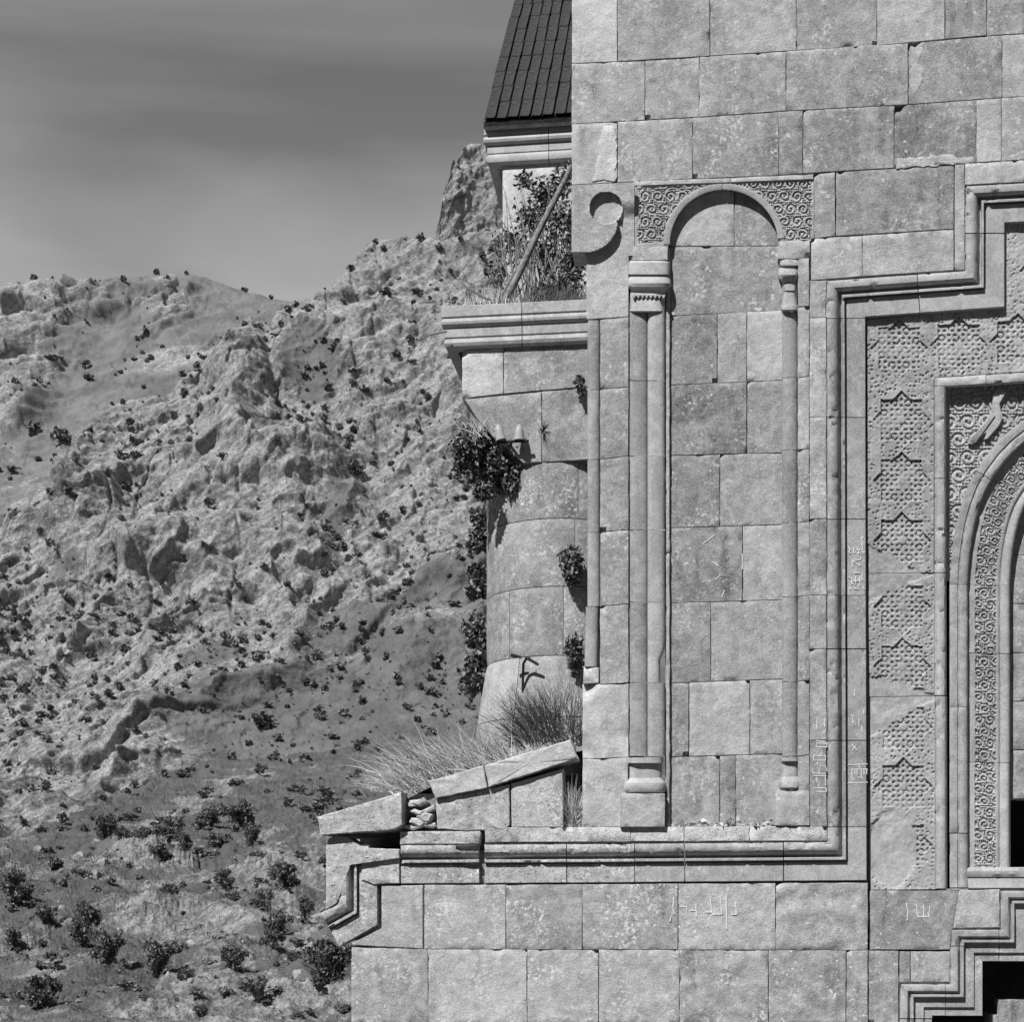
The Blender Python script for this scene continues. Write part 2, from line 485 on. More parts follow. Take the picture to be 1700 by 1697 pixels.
# ---- the mountain behind the church
crest2 = [(-800, 1000), (-200, 900), (20, 852), (90, 792), (130, 705), (180, 662), (260, 650), (300, 622), (345, 590), (385, 556), (415, 524),
          (428, 528), (445, 534), (470, 508), (520, 498), (560, 472), (588, 430), (605, 402), (625, 388), (650, 393), (680, 393), (715, 394),
          (735, 400), (800, 380), (1000, 350), (1600, 300)]
def saw(h):
    s = h - np.floor(h)
    return smooth(0.0, 0.72, s) - smooth(0.80, 1.0, s)
def disp2(P, U, V, w):
    a, y, b = strata(P, 36)
    warp = fbm(P / 42.0 + 3, 3)
    big = ridged(np.stack([P[..., 0] / 58 + 0.5 * warp, P[..., 1] / 140, P[..., 2] / 120], -1) + 3.1, 3, 0.5)
    mid = ridged(np.stack([a / 44, y / 30, b / 19], -1) + 9.0, 4, 0.5)
    lm = smooth(-0.15, 0.3, fbm(P / 36.0 + 11, 2))
    led = saw(b / 11.5 + 1.5 * warp + 0.5 * fbm(P / 14.0, 2)) * (0.35 + 0.65 * lm)
    led2 = saw(b / 3.9 + 1.2 * fbm(P / 11.0 + 5, 2)) * (1 - 0.6 * lm)
    cr = np.abs(perlin(np.stack([P[..., 0] / 10 + 0.8 * warp, P[..., 1] / 60, P[..., 2] / 46], -1) + 1.7))
    crack = (1 - smooth(0.0, 0.045, cr)) * smooth(-.1, .25, fbm(P / 30.0 + 21, 2))
    Pw = P + 2.5 * np.stack([perlin(P / 9.0), perlin(P / 9.0 + 40), perlin(P / 9.0 + 80)], -1)
    fc = 9.0 * facets(Pw / np.array([22, 24, 34.0])) + 2.6 * facets(Pw / np.array([7, 8, 13.0]) + 3) + 1.0 * facets(Pw / np.array([2.6, 3, 3.2]) + 7)
    fine = fbm(P / 2.6, 4, 0.6)
    grassy = smooth(1080, 1260, V - 0.28 * (400 - U)) * smooth(200, 420, U) + 0.9 * blob(U, V, 520, 600, 50, 70, -20) + 0.9 * blob(U, V, 330, 1095, 120, 26, -25) + 0.8 * blob(U, V, 600, 1030, 140, 36, -20) \
        + 0.6 * blob(U, V, 170, 900, 120, 18, -30) + 0.6 * blob(U, V, 560, 830, 30, 70, 10)
    grassy = np.clip(grassy, 0, 1)
    k = 1 - 0.85 * grassy
    cf = 1 - 0.4 * smooth(0.95, 1.0, w)
    m = k * cf * ((big - 0.65) * 9.0 + (mid - 0.7) * 2.2 + led * 1.6 + led2 * 0.7 - crack * 0.9 + 0.62 * fc) + (fine * (0.45 + 0.3 * k) + 0.10 * fc * (1 - k)) * cf
    m = m - 3.5 * blob(U, V, 452, 610, 9, 60, -10) + 5 * blob(U, V, 395, 640, 50, 90, 15)
    return m[..., None] * NRM, (grassy, m, crack, lm, fine)
def rock2(P, U, V, ex):
    g, m, crack, lm, fine = ex
    n = fbm(P / 30.0 + 4, 4, 0.6)
    r = 0.72 + 0.55 * n - 0.70 * g + 0.12 * (lm - 0.5) - 0.5 * crack
    for bb in ((385, 640, 45, 85, 15), (210, 715, 85, 55, -15), (620, 405, 35, 20, -20), (110, 1000, 120, 70, -35), (420, 930, 60, 70, 0),
               (270, 1110, 60, 40, -30), (110, 1230, 110, 60, -25), (640, 560, 90, 60, 0), (700, 760, 70, 60, 0), (300, 860, 90, 50, -30), (640, 870, 60, 80, 0)):
        r = r + 0.4 * blob(U, V, *bb)
    return r
slope_sheet('mountain', M['mount'], ucols(-800, 1500, 1.75), crest2, 1440.0, lambda U, V: 200 + (1440 - V) * 0.25, 1.75, disp2, rock2)

# ---- the far hill on the left
crest3 = [(-900, 560), (-200, 490), (17, 477), (100, 470), (180, 463), (230, 459), (270, 455), (310, 455), (340, 462), (380, 476), (430, 491), (470, 500), (520, 505), (700, 530), (1000, 560)]
def disp3(P, U, V, w):
    a, y, b = strata(P, 25)
    big = ridged(np.stack([a / 120, P[..., 1] / 160, b / 60], -1) + 1.3, 4)
    w1, w2, wi = worley(np.stack([a / 26, y / 20, b / 13], -1) + 2)
    wi = 0.5 + (wi - 0.5) * smooth(0, 0.25, w2 - w1)
    fine = fbm(P / 9, 4, 0.66)
    crag = np.clip(blob(U, V, 30, 610, 75, 130) + blob(U, V, 60, 510, 60, 40) + 0.9 * blob(U, V, 290, 500, 35, 45) + 0.5 * blob(U, V, 130, 500, 60, 30) + 0.6 * blob(U, V, 190, 500, 50, 25), 0, 1)
    gully = np.clip(blob(U, V, 95, 690, 26, 110, 28) + blob(U, V, 160, 590, 26, 70, 35), 0, 1)
    crag = crag * (1 - gully)
    k = (0.25 + 0.9 * crag) * (1 - 0.6 * smooth(0.95, 1, w))
    m = k * ((big - 0.6) * 9 + 8 * facets(P / np.array([24, 30, 30.0])) + 3.5 * facets(P / np.array([10, 12, 11.0])) + saw(b / 13 + 1.4 * fbm(P / 50.0, 2)) * 4.5 + (wi - 0.5) * 3) + fine * 1.6 - 3 * gully
    return m[..., None] * NRM, (crag, gully, fine, wi, w)
def rock3(P, U, V, ex):
    crag, gully, fine, wi, w = ex
    n = fbm(P / 50 + 2, 4, 0.6)
    return 0.22 + 0.6 * crag + 0.8 * n - 0.8 * gully - 0.25 * blob(U, V, 400, 530, 90, 50) + 0.2 * (wi - .5)
slope_sheet('far_hill', M['far'], ucols(-900, 1000, 2.0, -60, 560), crest3, 960.0, lambda U, V: 540 + (960 - V) * 0.55, 2.2, disp3, rock3)

# ---- the dark cliff tower standing on the mountain's shoulder, its face turned from the sun
cu = np.concatenate([np.arange(725, 880, 2.0), np.arange(880, 1300, 12.0)])
cn_ = 120
top = ip([(725, 395), (731, 330), (742, 300), (748, 272), (762, 262), (772, 240), (788, 226), (800, 229), (815, 236), (840, 238), (900, 215), (1300, 190)], cu)
w = np.linspace(0, 1, cn_)[:, None]
Vc = 470 + (top[None] - 470) * w
Uc = np.broadcast_to(cu[None], Vc.shape)
Dc = 600 + (Uc - 725) * 0.06 + (470 - Vc) * 0.06        # recedes to the right: the face looks right, away from the sun
Pc = ray(Uc, Vc, Dc)
w1, w2, wi = worley(Pc / np.array([16, 24, 30.0]))
mc = (ridged(Pc / np.array([22, 60, 50.0])) - .6) * 5 + fbm(Pc / 7, 4, .6) * 3.0
Pc = Pc + (mc + 0 * Uc)[..., None] * np.array([0.45, -0.75, 0.45])
backc = Pc[-1] + np.array([0, 60, -25.0]); leftc = None
A = np.concatenate([Pc, backc[None], (backc + np.array([0, 60, -120.0]))[None]], 0)
rkc = np.clip(0.6 + 0.6 * fbm(A / 30.0, 3) + 0.0 * A[..., 0], 0, 1)
# thickness on the left: fold the first column backwards
lc = A[:, :1] + np.array([[[8.0, 50.0, -4.0]]]); lc2 = A[:, :1] + np.array([[[40.0, 140.0, -30.0]]])
A = np.concatenate([lc2, lc, A], 1); rkc = np.concatenate([rkc[:, :1], rkc[:, :1], rkc], 1)
o = mk('cliff_tower', A.reshape(-1, 3), grid_faces(A.shape[0], A.shape[1]), M['crag'], smooth_ang=180, attrs={'rock': rkc.ravel()})
o['kind'] = 'structure'

# ---- the near slope with shrubs
crest1 = [(-900, 1500), (-200, 1432), (0, 1399), (20, 1393), (130, 1350), (240, 1302), (330, 1268), (420, 1262), (520, 1250), (650, 1235), (800, 1210), (1000, 1190), (1500, 1150)]
def dist1(U, V): return 33.0 * np.exp((1697 - V) / 437.0 * math.log(155 / 33.0))
def disp1(P, U, V, w):
    d = P[..., 1]
    n = ridged(P / 7.5 + 2, 4) - 0.6
    f = fbm(P / 1.4, 4, 0.6)
    w1, w2, wi = worley(P / np.array([2.6, 3.4, 1.6]))
    wi = 0.5 + (wi - 0.5) * smooth(0, 0.35, w2 - w1)
    stony = smooth(1385, 1450, V + 0.06 * U) * (0.35 + 0.65 * smooth(-0.15, 0.25, fbm(P / 9.0 + 8, 3)))
    stony = np.clip(stony + 0.5 * blob(U, V, 500, 1570, 50, 60) + 0.6 * blob(U, V, 150, 1440, 50, 35) + .5 * blob(U, V, 480, 1450, 70, 40), 0, 1)
    m = n * 0.6 * (0.3 + stony) + f * 0.3 + 0.16 * stony * ridged(P / 0.9 + 4, 3) + stony * ((wi - 0.5) * 0.4 - (w1 - 0.5) * 0.25 + 0.25 * fbm(P / 0.7, 3, .65))
    m = m * (d / 60.0) ** 0.5
    return m[..., None] * np.array([0, -0.4, 0.9]), (stony, wi, f)
def rock1(P, U, V, ex):
    stony, wi, f = ex
    n = fbm(P / 5.0 + 1, 4, 0.6)
    r = 0.16 + 0.42 * stony + 0.7 * n + 0.35 * (wi - .5) * stony
    r = r + 0.55 * blob(U, V, 320, 1335, 170, 20, -25) - 0.3 * blob(U, V, 120, 1390, 130, 22, -24) - .3 * blob(U, V, 270, 1322, 60, 12, -25)
    return r
slope_sheet('near_slope', M['near'], ucols(-900, 1500, 1.9, -60, 640), crest1, 1860.0, dist1, 2.0, disp1, rock1)

# ---- ground sheet to the horizon
gp = np.array([[-3000, -300, -0.45], [3000, -300, -0.45], [3000, 4000, -0.45], [-3000, 4000, -0.45]], float)
o = mk('ground', gp, [[0, 1, 2, 3]], M['lawn'], smooth_ang=0); o['kind'] = 'structure'

# ---- unseen hillside behind the viewer, added to keep low sky light off the facade
az = np.linspace(R(95), R(265), 90); el = np.linspace(0, 1, 24)
AZ, EL = np.meshgrid(az, el)
dd_ = 150 + 90 * EL
hh = (0.72 + 0.10 * np.sin(AZ * 3.1) + 0.05 * np.sin(AZ * 7.3)) * 240 * smooth(R(90), R(125), AZ) * (1 - smooth(R(235), R(270), AZ))
P_ = np.stack([np.sin(AZ) * dd_, np.cos(AZ) * dd_, -1 + hh * EL], -1)
P_ = P_ + (fbm(P_ / 30, 4) * 14 * smooth(0, .15, EL))[..., None] * np.array([0, 0.6, 0.6])
bk = P_[-1] * np.array([1.5, 1.5, 0]); P_ = np.concatenate([P_, bk[None]], 0)
o = mk('sky_blocker_hillside', P_.reshape(-1, 3), grid_faces(25, 90), M['far'], smooth_ang=180, attrs={'rock': np.full(25 * 90, 0.3)}); o['kind'] = 'structure'

# ================================================================== PLANTS
def leaf_cloud(n, blobs, size, r, flat=0.0, asp=1.8, hang=0.0, shell=0.55):
    """n leaves spread through ellipsoids [(centre, radii, weight)], denser towards the outside; returns verts, quads, tone"""
    wts = np.array([b[2] for b in blobs], float); wts /= wts.sum()
    ids = r.choice(len(blobs), n, p=wts)
    C = np.array([b[0] for b in blobs])[ids]; Rr = np.array([b[1] for b in blobs])[ids]
    dirs = r.normal(size=(n, 3)); dirs /= np.linalg.norm(dirs, axis=1)[:, None]
    rad = shell + (1 - shell) * r.rand(n) ** 0.8
    rad *= np.where(r.rand(n) < 0.12, 1.18, 1.0)
    lump = 1 + 0.28 * perlin(dirs * 2.1 + ids[:, None] * 3.3 + r.rand() * 50) * 1.6
    c = C + dirs * (rad * lump)[:, None] * Rr
    ax = r.normal(size=(n, 3)) + dirs * 0.7 + np.array([0, 0, -hang]); ax /= np.linalg.norm(ax, axis=1)[:, None]
    bx = np.cross(ax, r.normal(size=(n, 3))); bx /= np.linalg.norm(bx, axis=1)[:, None]
    s = size * (0.6 + 0.8 * r.rand(n))
    a, b = ax * (s * asp / 2)[:, None], bx * (s / 2)[:, None]
    v = np.stack([c - a, c + b, c + a, c - b], 1).reshape(-1, 3)
    f = np.arange(4 * n).reshape(-1, 4)
    t = np.repeat(r.rand(n), 4)
    return v, f, t

def leaf_obj(name, n, blobs, size, seed, mat, parent, **kw):
    v, f, t = leaf_cloud(n, blobs, size, np.random.RandomState(seed), **kw)
    return mk(name, v, f, mat, parent, smooth_ang=0, attrs={'leaf': t})

def blades(n, basef, dirf, length, width, seed, segs=3, bend=0.5):
    r = np.random.RandomState(seed); V, Fc, T = [], [], []
    for i in range(n):
        p = np.array(basef(r), float); d = np.array(dirf(r), float); d /= np.linalg.norm(d)
        L_ = length * (0.5 + 0.8 * r.rand()); side = np.cross(d, NV * 1.0 + r.normal(size=3) * 0.3); side /= np.linalg.norm(side) + 1e-9
        t = r.rand(); dd = d.copy(); k0 = len(V)
        for j in range(segs + 1):
            ww = width * (1 - j / (segs + 0.25))
            V += [p - side * ww / 2, p + side * ww / 2]; T += [t, t]
            dd = dd + np.array([0, 0, -bend * 0.5 / segs * (j + .5)]); dd /= np.linalg.norm(dd)
            p = p + dd * L_ / segs
        for j in range(segs): Fc.append([k0 + 2 * j, k0 + 2 * j + 1, k0 + 2 * j + 3, k0 + 2 * j + 2])
    return np.array(V), np.array(Fc), np.array(T)

# five shrub shapes of unit size (about 1 m tall), reused by every shrub on the slopes
SHRUB = []
for k in range(6):
    r = np.random.RandomState(40 + k)
    spiky = (k == 4)
    bl = []
    for j in range(11):
        a = r.rand() * 6.28; q = 0.42 * r.rand() ** 0.6
        bl.append(((q * math.cos(a), q * math.sin(a), 0.22 + 0.62 * r.rand() * (1 - q)), (0.09 + 0.13 * r.rand(), 0.09 + 0.13 * r.rand(), 0.08 + 0.15 * r.rand()), 0.6 + r.rand()))
    bl.append(((0, 0, 0.2), (0.33, 0.33, 0.18), 1.6))
    v, f, t = leaf_cloud(2300, bl, 0.042, r, asp=2.4, shell=0.15)
    if spiky: v[:, 0:2] *= (0.45 + 0.9 * np.clip(v[:, 2:3], 0, 1)); v[:, 2] *= 1.1
    me = mk('foliage', v, f, M['leafpale' if k in (1, 5) else 'leafdark'], smooth_ang=0, attrs={'leaf': t})
    stem = MB()
    for j in range(13):
        a = r.rand() * 6.28; e = 0.2 + 0.35 * r.rand(); z_ = 0.45 + 0.5 * r.rand()
        stem.tube([[0, 0, -0.12], [0.1 * math.cos(a), 0.1 * math.sin(a), 0.25], [e * math.cos(a), e * math.sin(a), z_]], [0.03, 0.014, 0.005], 4)
    so = stem.build('stem', M['bark'])
    v2, f2, t2 = leaf_cloud(240, bl, 0.13, r, asp=1.6, shell=0.3)
    lo = mk('foliage', v2, f2, M['leafpale' if k in (1, 5) else 'leafdark'], smooth_ang=0, attrs={'leaf': t2})
    SHRUB.append((me.data, so.data, lo.data))
    for o in (me, so, lo): bpy.data.objects.remove(o)

def surf(sheet, u, v):
    U, V, P, rk = SHEETS[sheet]
    j = int(np.argmin(np.abs(U[0] - u))); i = int(np.argmin(np.abs(V[:, j] - v)))
    return P[i, j], rk[i, j]

near = [(173, 1388, 40, 50), (205, 1391, 25, 30), (240, 1391, 45, 35), (282, 1398, 45, 50), (268, 1426, 40, 35), (307, 1409, 30, 35), (353, 1363, 42, 42),
        (402, 1352, 60, 52), (356, 1397, 45, 30), (415, 1398, 35, 42), (434, 1425, 20, 22), (212, 1356, 38, 18),
        (374, 1462, 34, 32), (385, 1506, 32, 26), (476, 1490, 55, 55), (462, 1531, 42, 55), (434, 1513, 35, 50), (282, 1490, 44, 40), (32, 1476, 52, 62), (508, 1520, 26, 46),
        (81, 1553, 32, 32), (141, 1541, 50, 82), (173, 1578, 58, 66), (258, 1591, 62, 62), (388, 1598, 42, 48), (452, 1573, 46, 40), (302, 1566, 20, 24), (21, 1567, 32, 38), (487, 1584, 25, 30),
        (542, 1632, 92, 74), (74, 1661, 62, 62), (430, 1662, 46, 42), (307, 1615, 26, 26), (332, 1682, 26, 24)]
bands = [(0, 1432, 'top'), (1432, 1535, 'second'), (1535, 1605, 'third'), (1605, 1900, 'bottom')]
ordw = ['leftmost', 'second from left', 'third from left', 'fourth from left', 'fifth from left', 'sixth from left', 'seventh from left', 'eighth from left',
        'ninth from left', 'tenth from left', 'eleventh from left', 'twelfth from left']
r = np.random.RandomState(5)
for lo_, hi_, bn in bands:
    row = sorted([q for q in near if lo_ <= q[1] < hi_])
    for k, (u, v, wd, ht) in enumerate(row):
        p, _ = surf('near_slope', u, v + ht * 0.42)
        s = p[1] / FPX
        shape = 'tall dark shrub' if ht > wd * 1.25 else ('broad dark shrub' if wd > ht * 1.25 else 'round dark shrub')
        e = thing('shrub', p, f'{shape} on the near slope, {ordw[k]} in the {bn} row of shrubs', 'shrub', 'shrubs on the near slope')
        g = r.randint(6)
        if (u, v) == (258, 1591): g = 4
        sc = (wd * s * 1.15, wd * s * 1.15, ht * s * 1.15)
        for nm, dat in (('foliage', SHRUB[g][0]), ('stem', SHRUB[g][1])):
            c = bpy.data.objects.new(nm, dat); col.objects.link(c); c.parent = e
            c.scale = sc; c.rotation_euler = (0, 0, r.rand() * 6.28)

# small shrubs dotted over the mountain and the far hill
spots = []
def scatter(sheet, n, prob, smin, smax, bias=2.4):
    U, V, P, rk = SHEETS[sheet]
    k = 0
    while k < n:
        i, j = r.randint(P.shape[0]), r.randint(P.shape[1])
        u, v = U[i, j], V[i, j]
        if not (-30 < u < 860) or v > (1690 if sheet == 'near_slope' else 1420): continue
        if r.rand() > prob(u, v, rk[i, j]) * (1.0 if sheet != 'mountain' else float(np.clip(0.75 - 0.16 * GULLY[sheet][i, j], 0.15, 1.6))): continue
        spots.append((P[i, j], (smin + (smax - smin) * r.rand() ** bias) * P[i, j, 1] / FPX, sheet, v)); k += 1
scatter('mountain', 2100, lambda u, v, k: (0.4 + 0.3 * (k < 0.55)) * (1.0 if v > 950 and u > 250 else 0.6), 3, 19, 3.4)
scatter('far_hill', 210, lambda u, v, k: 0.8 if (k > 0.2 and v < 800) else 0.15, 3.5, 12)
scatter('near_slope', 330, lambda u, v, k: 0.5 if u < 600 else 0.1, 6, 30, 2.2)
for q in [(90, 600, 24, 9), (20, 770, 20, 26), (102, 737, 34, 14), (140, 600, 22, 12), (150, 632, 18, 8), (55, 715, 30, 16), (30, 1000, 14, 24), (262, 824, 12, 22), (322, 748, 12, 26), (126, 960, 16, 20), (645, 508, 22, 16), (440, 1215, 40, 14), (690, 490, 14, 16), (560, 1290, 18, 14)]:
    sh = 'far_hill' if (q[1] < 780 and q[0] < 200) else 'mountain'
    p, _ = surf(sh, q[0], q[1] + q[3] * .4)
    spots.append((p, q[2] * p[1] / FPX, sh, q[1]))
spots.sort(key=lambda a: -a[1] / a[0][1])
LAB = {'far_hill': 'small dark shrub dotted on the far hill at left, below its rounded skyline', 'near_slope': 'low scattered scrub bush between the larger shrubs of the near slope',
       'high': 'small dark shrub clinging to the rocky upper mountainside behind the church', 'low': 'small dark shrub on the grassy foot of the mountain left of the turret'}
for p, s, sht, sv in spots[:290]:
    c = bpy.data.objects.new('mountain_shrub', SHRUB[r.randint(6)][2]); col.objects.link(c)
    c.location = tuple(p); c.scale = (s * r.uniform(.8, 1.7), s * 1.1, s * r.uniform(.5, 1.1)); c.rotation_euler = (0, 0, r.rand() * 6.28)
    c['label'] = LAB[sht] if sht != 'mountain' else LAB['high' if sv < 1000 else 'low']; c['category'] = 'shrub'; c['group'] = 'low scrub on the near slope' if sht == 'near_slope' else 'small shrubs dotted over the mountain'
vv, ff, tt, nn = [], [], [], 0
for p, s, sht, sv in spots[290:]:
    dat = leaf_cloud(60, [((0, 0, .4), (.45, .45, .4), 1)], 0.3, r)
    vv.append(dat[0] * s + p); ff.append(dat[1] + nn); tt.append(dat[2]); nn += len(dat[0])
o = mk('mountain_scrub', np.concatenate(vv), np.concatenate(ff), M['leafdark'], smooth_ang=0, attrs={'leaf': np.concatenate(tt)}, kind='stuff')
o['label'] = 'tiny dark scrub speckling the distant mountainside'; o['category'] = 'scrub'

# boulders on the near slope: three shapes shared by all
BO = []
for k in range(4):
    me = bpy.data.meshes.new('boulder')
    import bmesh
    bm = bmesh.new(); rb = np.random.RandomState(70 + k)
    q = rb.normal(size=(22, 3)); q /= np.linalg.norm(q, axis=1)[:, None]; q *= (0.38 + 0.2 * rb.rand(22))[:, None] * np.array([1.3, 1.0, 0.8])
    for c_ in q: bm.verts.new(c_)
    ge = bmesh.ops.convex_hull(bm, input=bm.verts[:]); 
    bmesh.ops.delete(bm, geom=[v_ for v_ in bm.verts if not v_.link_faces], context='VERTS')
    bmesh.ops.bevel(bm, geom=bm.edges[:], offset=0.02, segments=1, affect='EDGES')
    bm.to_mesh(me); bm.free(); me.materials.append(M['boulder']); BO.append(me)
named = [(523, 1578, 34, 'pale boulder above the dark bush beside the church wall corner'), (165, 1462, 30, 'pale upright rock high on the near slope, at left'),
         (498, 1600, 30, 'grey boulder left of the dark bush by the church corner'), (505, 1665, 34, 'flat grey rock below the dark bush by the church corner')]
for u, v, wd, lab in named:
    p, _ = surf('near_slope', u, v); s = p[1] / FPX
    c = bpy.data.objects.new('boulder', BO[r.randint(4)]); col.objects.link(c)
    c.location = tuple(p); c.scale = (wd * s,) * 3; c.rotation_euler = (r.rand(), r.rand(), r.rand() * 6)
    c['label'] = lab; c['category'] = 'rock'; c['group'] = 'rocks on the near slope'
for k in range(260):
    u, v = -20 + 600 * r.rand(), 1405 + 290 * r.rand()
    p, rk_ = surf('near_slope', u, v); s = p[1] / FPX; wd = 5 + 15 * r.rand() ** 2.5
    c = bpy.data.objects.new('boulder', BO[r.randint(4)]); col.objects.link(c)
    c.location = tuple(p); c.scale = (wd * s,) * 3; c.rotation_euler = (r.rand() * .6, r.rand() * .6, r.rand() * 6)
    c['label'] = 'small grey stone lying among dry grass on the near slope'; c['category'] = 'rock'; c['group'] = 'rocks on the near slope'

# dry grass and stubble on the near slope: uncountable
vv, ff, tt, nn = [], [], [], 0
U_, V_, P_, rk_ = SHEETS['near_slope']
for k in range(24000):
    i, j = r.randint(P_.shape[0] - 1), r.randint(P_.shape[1])
    if not (-40 < U_[i, j] < 640) or V_[i, j] > 1720 or V_[i, j] < 1300: continue
    p = P_[i, j]; s = p[1] / FPX * (2.0 + 5.0 * r.rand() ** 2)
    for m_ in range(4):
        a = r.rand() * 6.28; d_ = np.array([math.cos(a) * .5, math.sin(a) * .5, 1.0]); sd = np.array([-math.sin(a), math.cos(a), 0]) * .10
        vv += [p - sd * s, p + sd * s, p + d_ * s]; ff.append([nn, nn + 1, nn + 2]); tt += [r.rand()] * 3; nn += 3
o = mk('slope_grass', np.array(vv), np.array(ff), M['drygrass'], smooth_ang=0, attrs={'leaf': np.array(tt)}, kind='stuff')
o['label'] = 'dry grass and stubble covering the near slope'; o['category'] = 'grass'
# ================================================================== MASONRY BUILDERS
def block(parent, quad, d=0.0, depth=34.0, rough=0.45, gap=None, tone=None, lichen=None, mat=None, name='stone_block', bev=0.9, step=7.0, chips=(), seed=None, tilt=1.0):
    """a dressed stone: quad = TL, TR, BR, BL in picture units, its face d units out of the wall"""
    q = np.array(quad, float)
    rr = rng if seed is None else np.random.RandomState(seed)
    g = rr.uniform(0.05, 0.62, 4) if gap is None else np.full(4, gap)
    Wd = (np.hypot(*(q[1] - q[0])) + np.hypot(*(q[2] - q[3]))) / 2; Hd = (np.hypot(*(q[3] - q[0])) + np.hypot(*(q[2] - q[1]))) / 2
    s0, s1, t0, t1 = g[0] / Wd, 1 - g[1] / Wd, g[2] / Hd, 1 - g[3] / Hd
    ns, nt = max(3, int(Wd / step)), max(3, int(Hd / step))
    bs, bt = bev / Wd, bev / Hd
    S = np.concatenate([[s0], np.linspace(s0 + bs, s1 - bs, ns), [s1]]); T = np.concatenate([[t0], np.linspace(t0 + bt, t1 - bt, nt), [t1]])
    Sg, Tg = np.meshgrid(S, T)
    P = ((1 - Sg) * (1 - Tg))[..., None] * q[0] + (Sg * (1 - Tg))[..., None] * q[1] + (Sg * Tg)[..., None] * q[2] + ((1 - Sg) * Tg)[..., None] * q[3]
    U, V = P[..., 0], P[..., 1]
    sd = rr.rand() * 90
    edge = np.ones_like(U); edge[1:-1, 1:-1] = 0
    D = np.full_like(U, d + rr.uniform(-0.5, 0.6)) + tilt * (rr.uniform(-.6, .6) * (Sg - .5) + rr.uniform(-.6, .6) * (Tg - .5))
    nz = fbm(n2(U / 34, V / 26, sd), 4, 0.55)
    D = D + rough * 1.6 * nz
    if rough > 1.2:
        D = D - rough * 1.2 * smooth(0.05, 0.35, fbm(n2(U / 60, V / 40, sd + 5), 2))
    wob = fbm(n2(U / 9, V / 9, sd + 3), 2)
    D = D - edge * (bev * 0.9 + np.clip(wob, 0, 1) * 2.2)
    U = U + edge * perlin(n2(V / 17, U / 17, sd)) * 1.3; V = V + edge * perlin(n2(U / 17, V / 17, sd + 9)) * 1.3
    if not len(chips) and rr.rand() < 0.45: chips = ((rr.randint(4), rr.uniform(3, 9)),)
    spall = smooth(0.30, 0.46, fbm(n2(U / 22, V / 22, sd + 17), 3)) * np.clip(1 - np.minimum(np.minimum(Sg * Wd, (1 - Sg) * Wd), np.minimum(Tg * Hd, (1 - Tg) * Hd)) / 12, 0, 1)
    D = D - 4.0 * spall
    for ci, cs in chips:
        c = q[ci]; rad = np.hypot(U - c[0], V - c[1]) + 0.35 * cs * perlin(n2(U / 9, V / 9, sd + 2))
        D = D - (1 - smooth(cs * 0.75, cs * 1.05, rad)) * 9.0
    nr_, nc_ = U.shape
    front = F(U, V, D)
    loop = [(0, j) for j in range(nc_)] + [(i, nc_ - 1) for i in range(1, nr_)] + [(nr_ - 1, j) for j in range(nc_ - 2, -1, -1)] + [(i, 0) for i in range(nr_ - 2, 0, -1)]
    bi = [i * nc_ + j for i, j in loop]
    back = front.reshape(-1, 3)[bi] - NV * depth * PX
    n0 = nr_ * nc_; m = len(bi)
    fa = grid_faces(nr_, nc_)[:, ::-1]
    sides = np.array([[bi[k], bi[(k + 1) % m], n0 + (k + 1) % m, n0 + k] for k in range(m)])
    return mk(name, np.concatenate([front.reshape(-1, 3), back]), np.concatenate([fa, sides]), mat or M['ashlar'], parent, smooth_ang=40,
              tone=1.4 * tone if tone is not None else rr.uniform(-0.05, 0.05), lichen=lichen if lichen is not None else rr.rand() ** 2 * 0.8)

def polyblock(parent, poly, d=0.0, depth=34.0, tone=None, lichen=None, mat=None, name='stone_block', bev=1.5, gap=0.5, jit=0.6, step=10.0, tiltv=0.0, rough=0.6):
    """a stone of any outline (clockwise), bevelled and extruded back"""
    p = np.array(poly, float); n = len(p); pts = []
    sd = rng.rand() * 99
    for i in range(n):
        a, b = p[i], p[(i + 1) % n]; k = max(1, int(np.hypot(*(b - a)) / step))
        for j in range(k): pts.append(a + (b - a) * j / k)
    p = np.array(pts); n = len(p)
    c = p.mean(0)
    e = np.roll(p, -1, 0) - np.roll(p, 1, 0); nn = np.stack([-e[:, 1], e[:, 0]], 1); nn /= np.linalg.norm(nn, axis=1)[:, None] + 1e-9   # inward for clockwise (v down)
    p = p + nn * (gap + jit * perlin(n2(p[:, 0] / 9, p[:, 1] / 9, sd)))[:, None]
    inn = p + nn * bev
    dd = d + tiltv * (inn[:, 1] - c[1]) + rough * perlin(n2(inn[:, 0] / 20, inn[:, 1] / 20, sd))
    mid = inn * 0.55 + c * 0.45
    dm = d + tiltv * (mid[:, 1] - c[1]) + rough * 1.5 * perlin(n2(mid[:, 0] / 20, mid[:, 1] / 20, sd))
    ring0 = F(p[:, 0], p[:, 1], dd - bev); ring1 = F(inn[:, 0], inn[:, 1], dd); ring2 = F(mid[:, 0], mid[:, 1], dm)
    back = ring0 - NV * depth * PX
    V_ = np.concatenate([back, ring0, ring1, ring2, F(c[0], c[1], d)[None]])
    fs = []
    for i in range(n):
        j = (i + 1) % n
        for k in range(3): fs.append([k * n + i, k * n + j, (k + 1) * n + j, (k + 1) * n + i])
        fs.append([3 * n + i, 3 * n + j, 4 * n])
    fs.append(list(range(n)))
    return mk(name, V_, fs, mat or M['ashlar'], parent, smooth_ang=40, tone=tone if tone is not None else rng.uniform(-.03, .03), lichen=lichen if lichen is not None else rng.rand() ** 2 * .8)

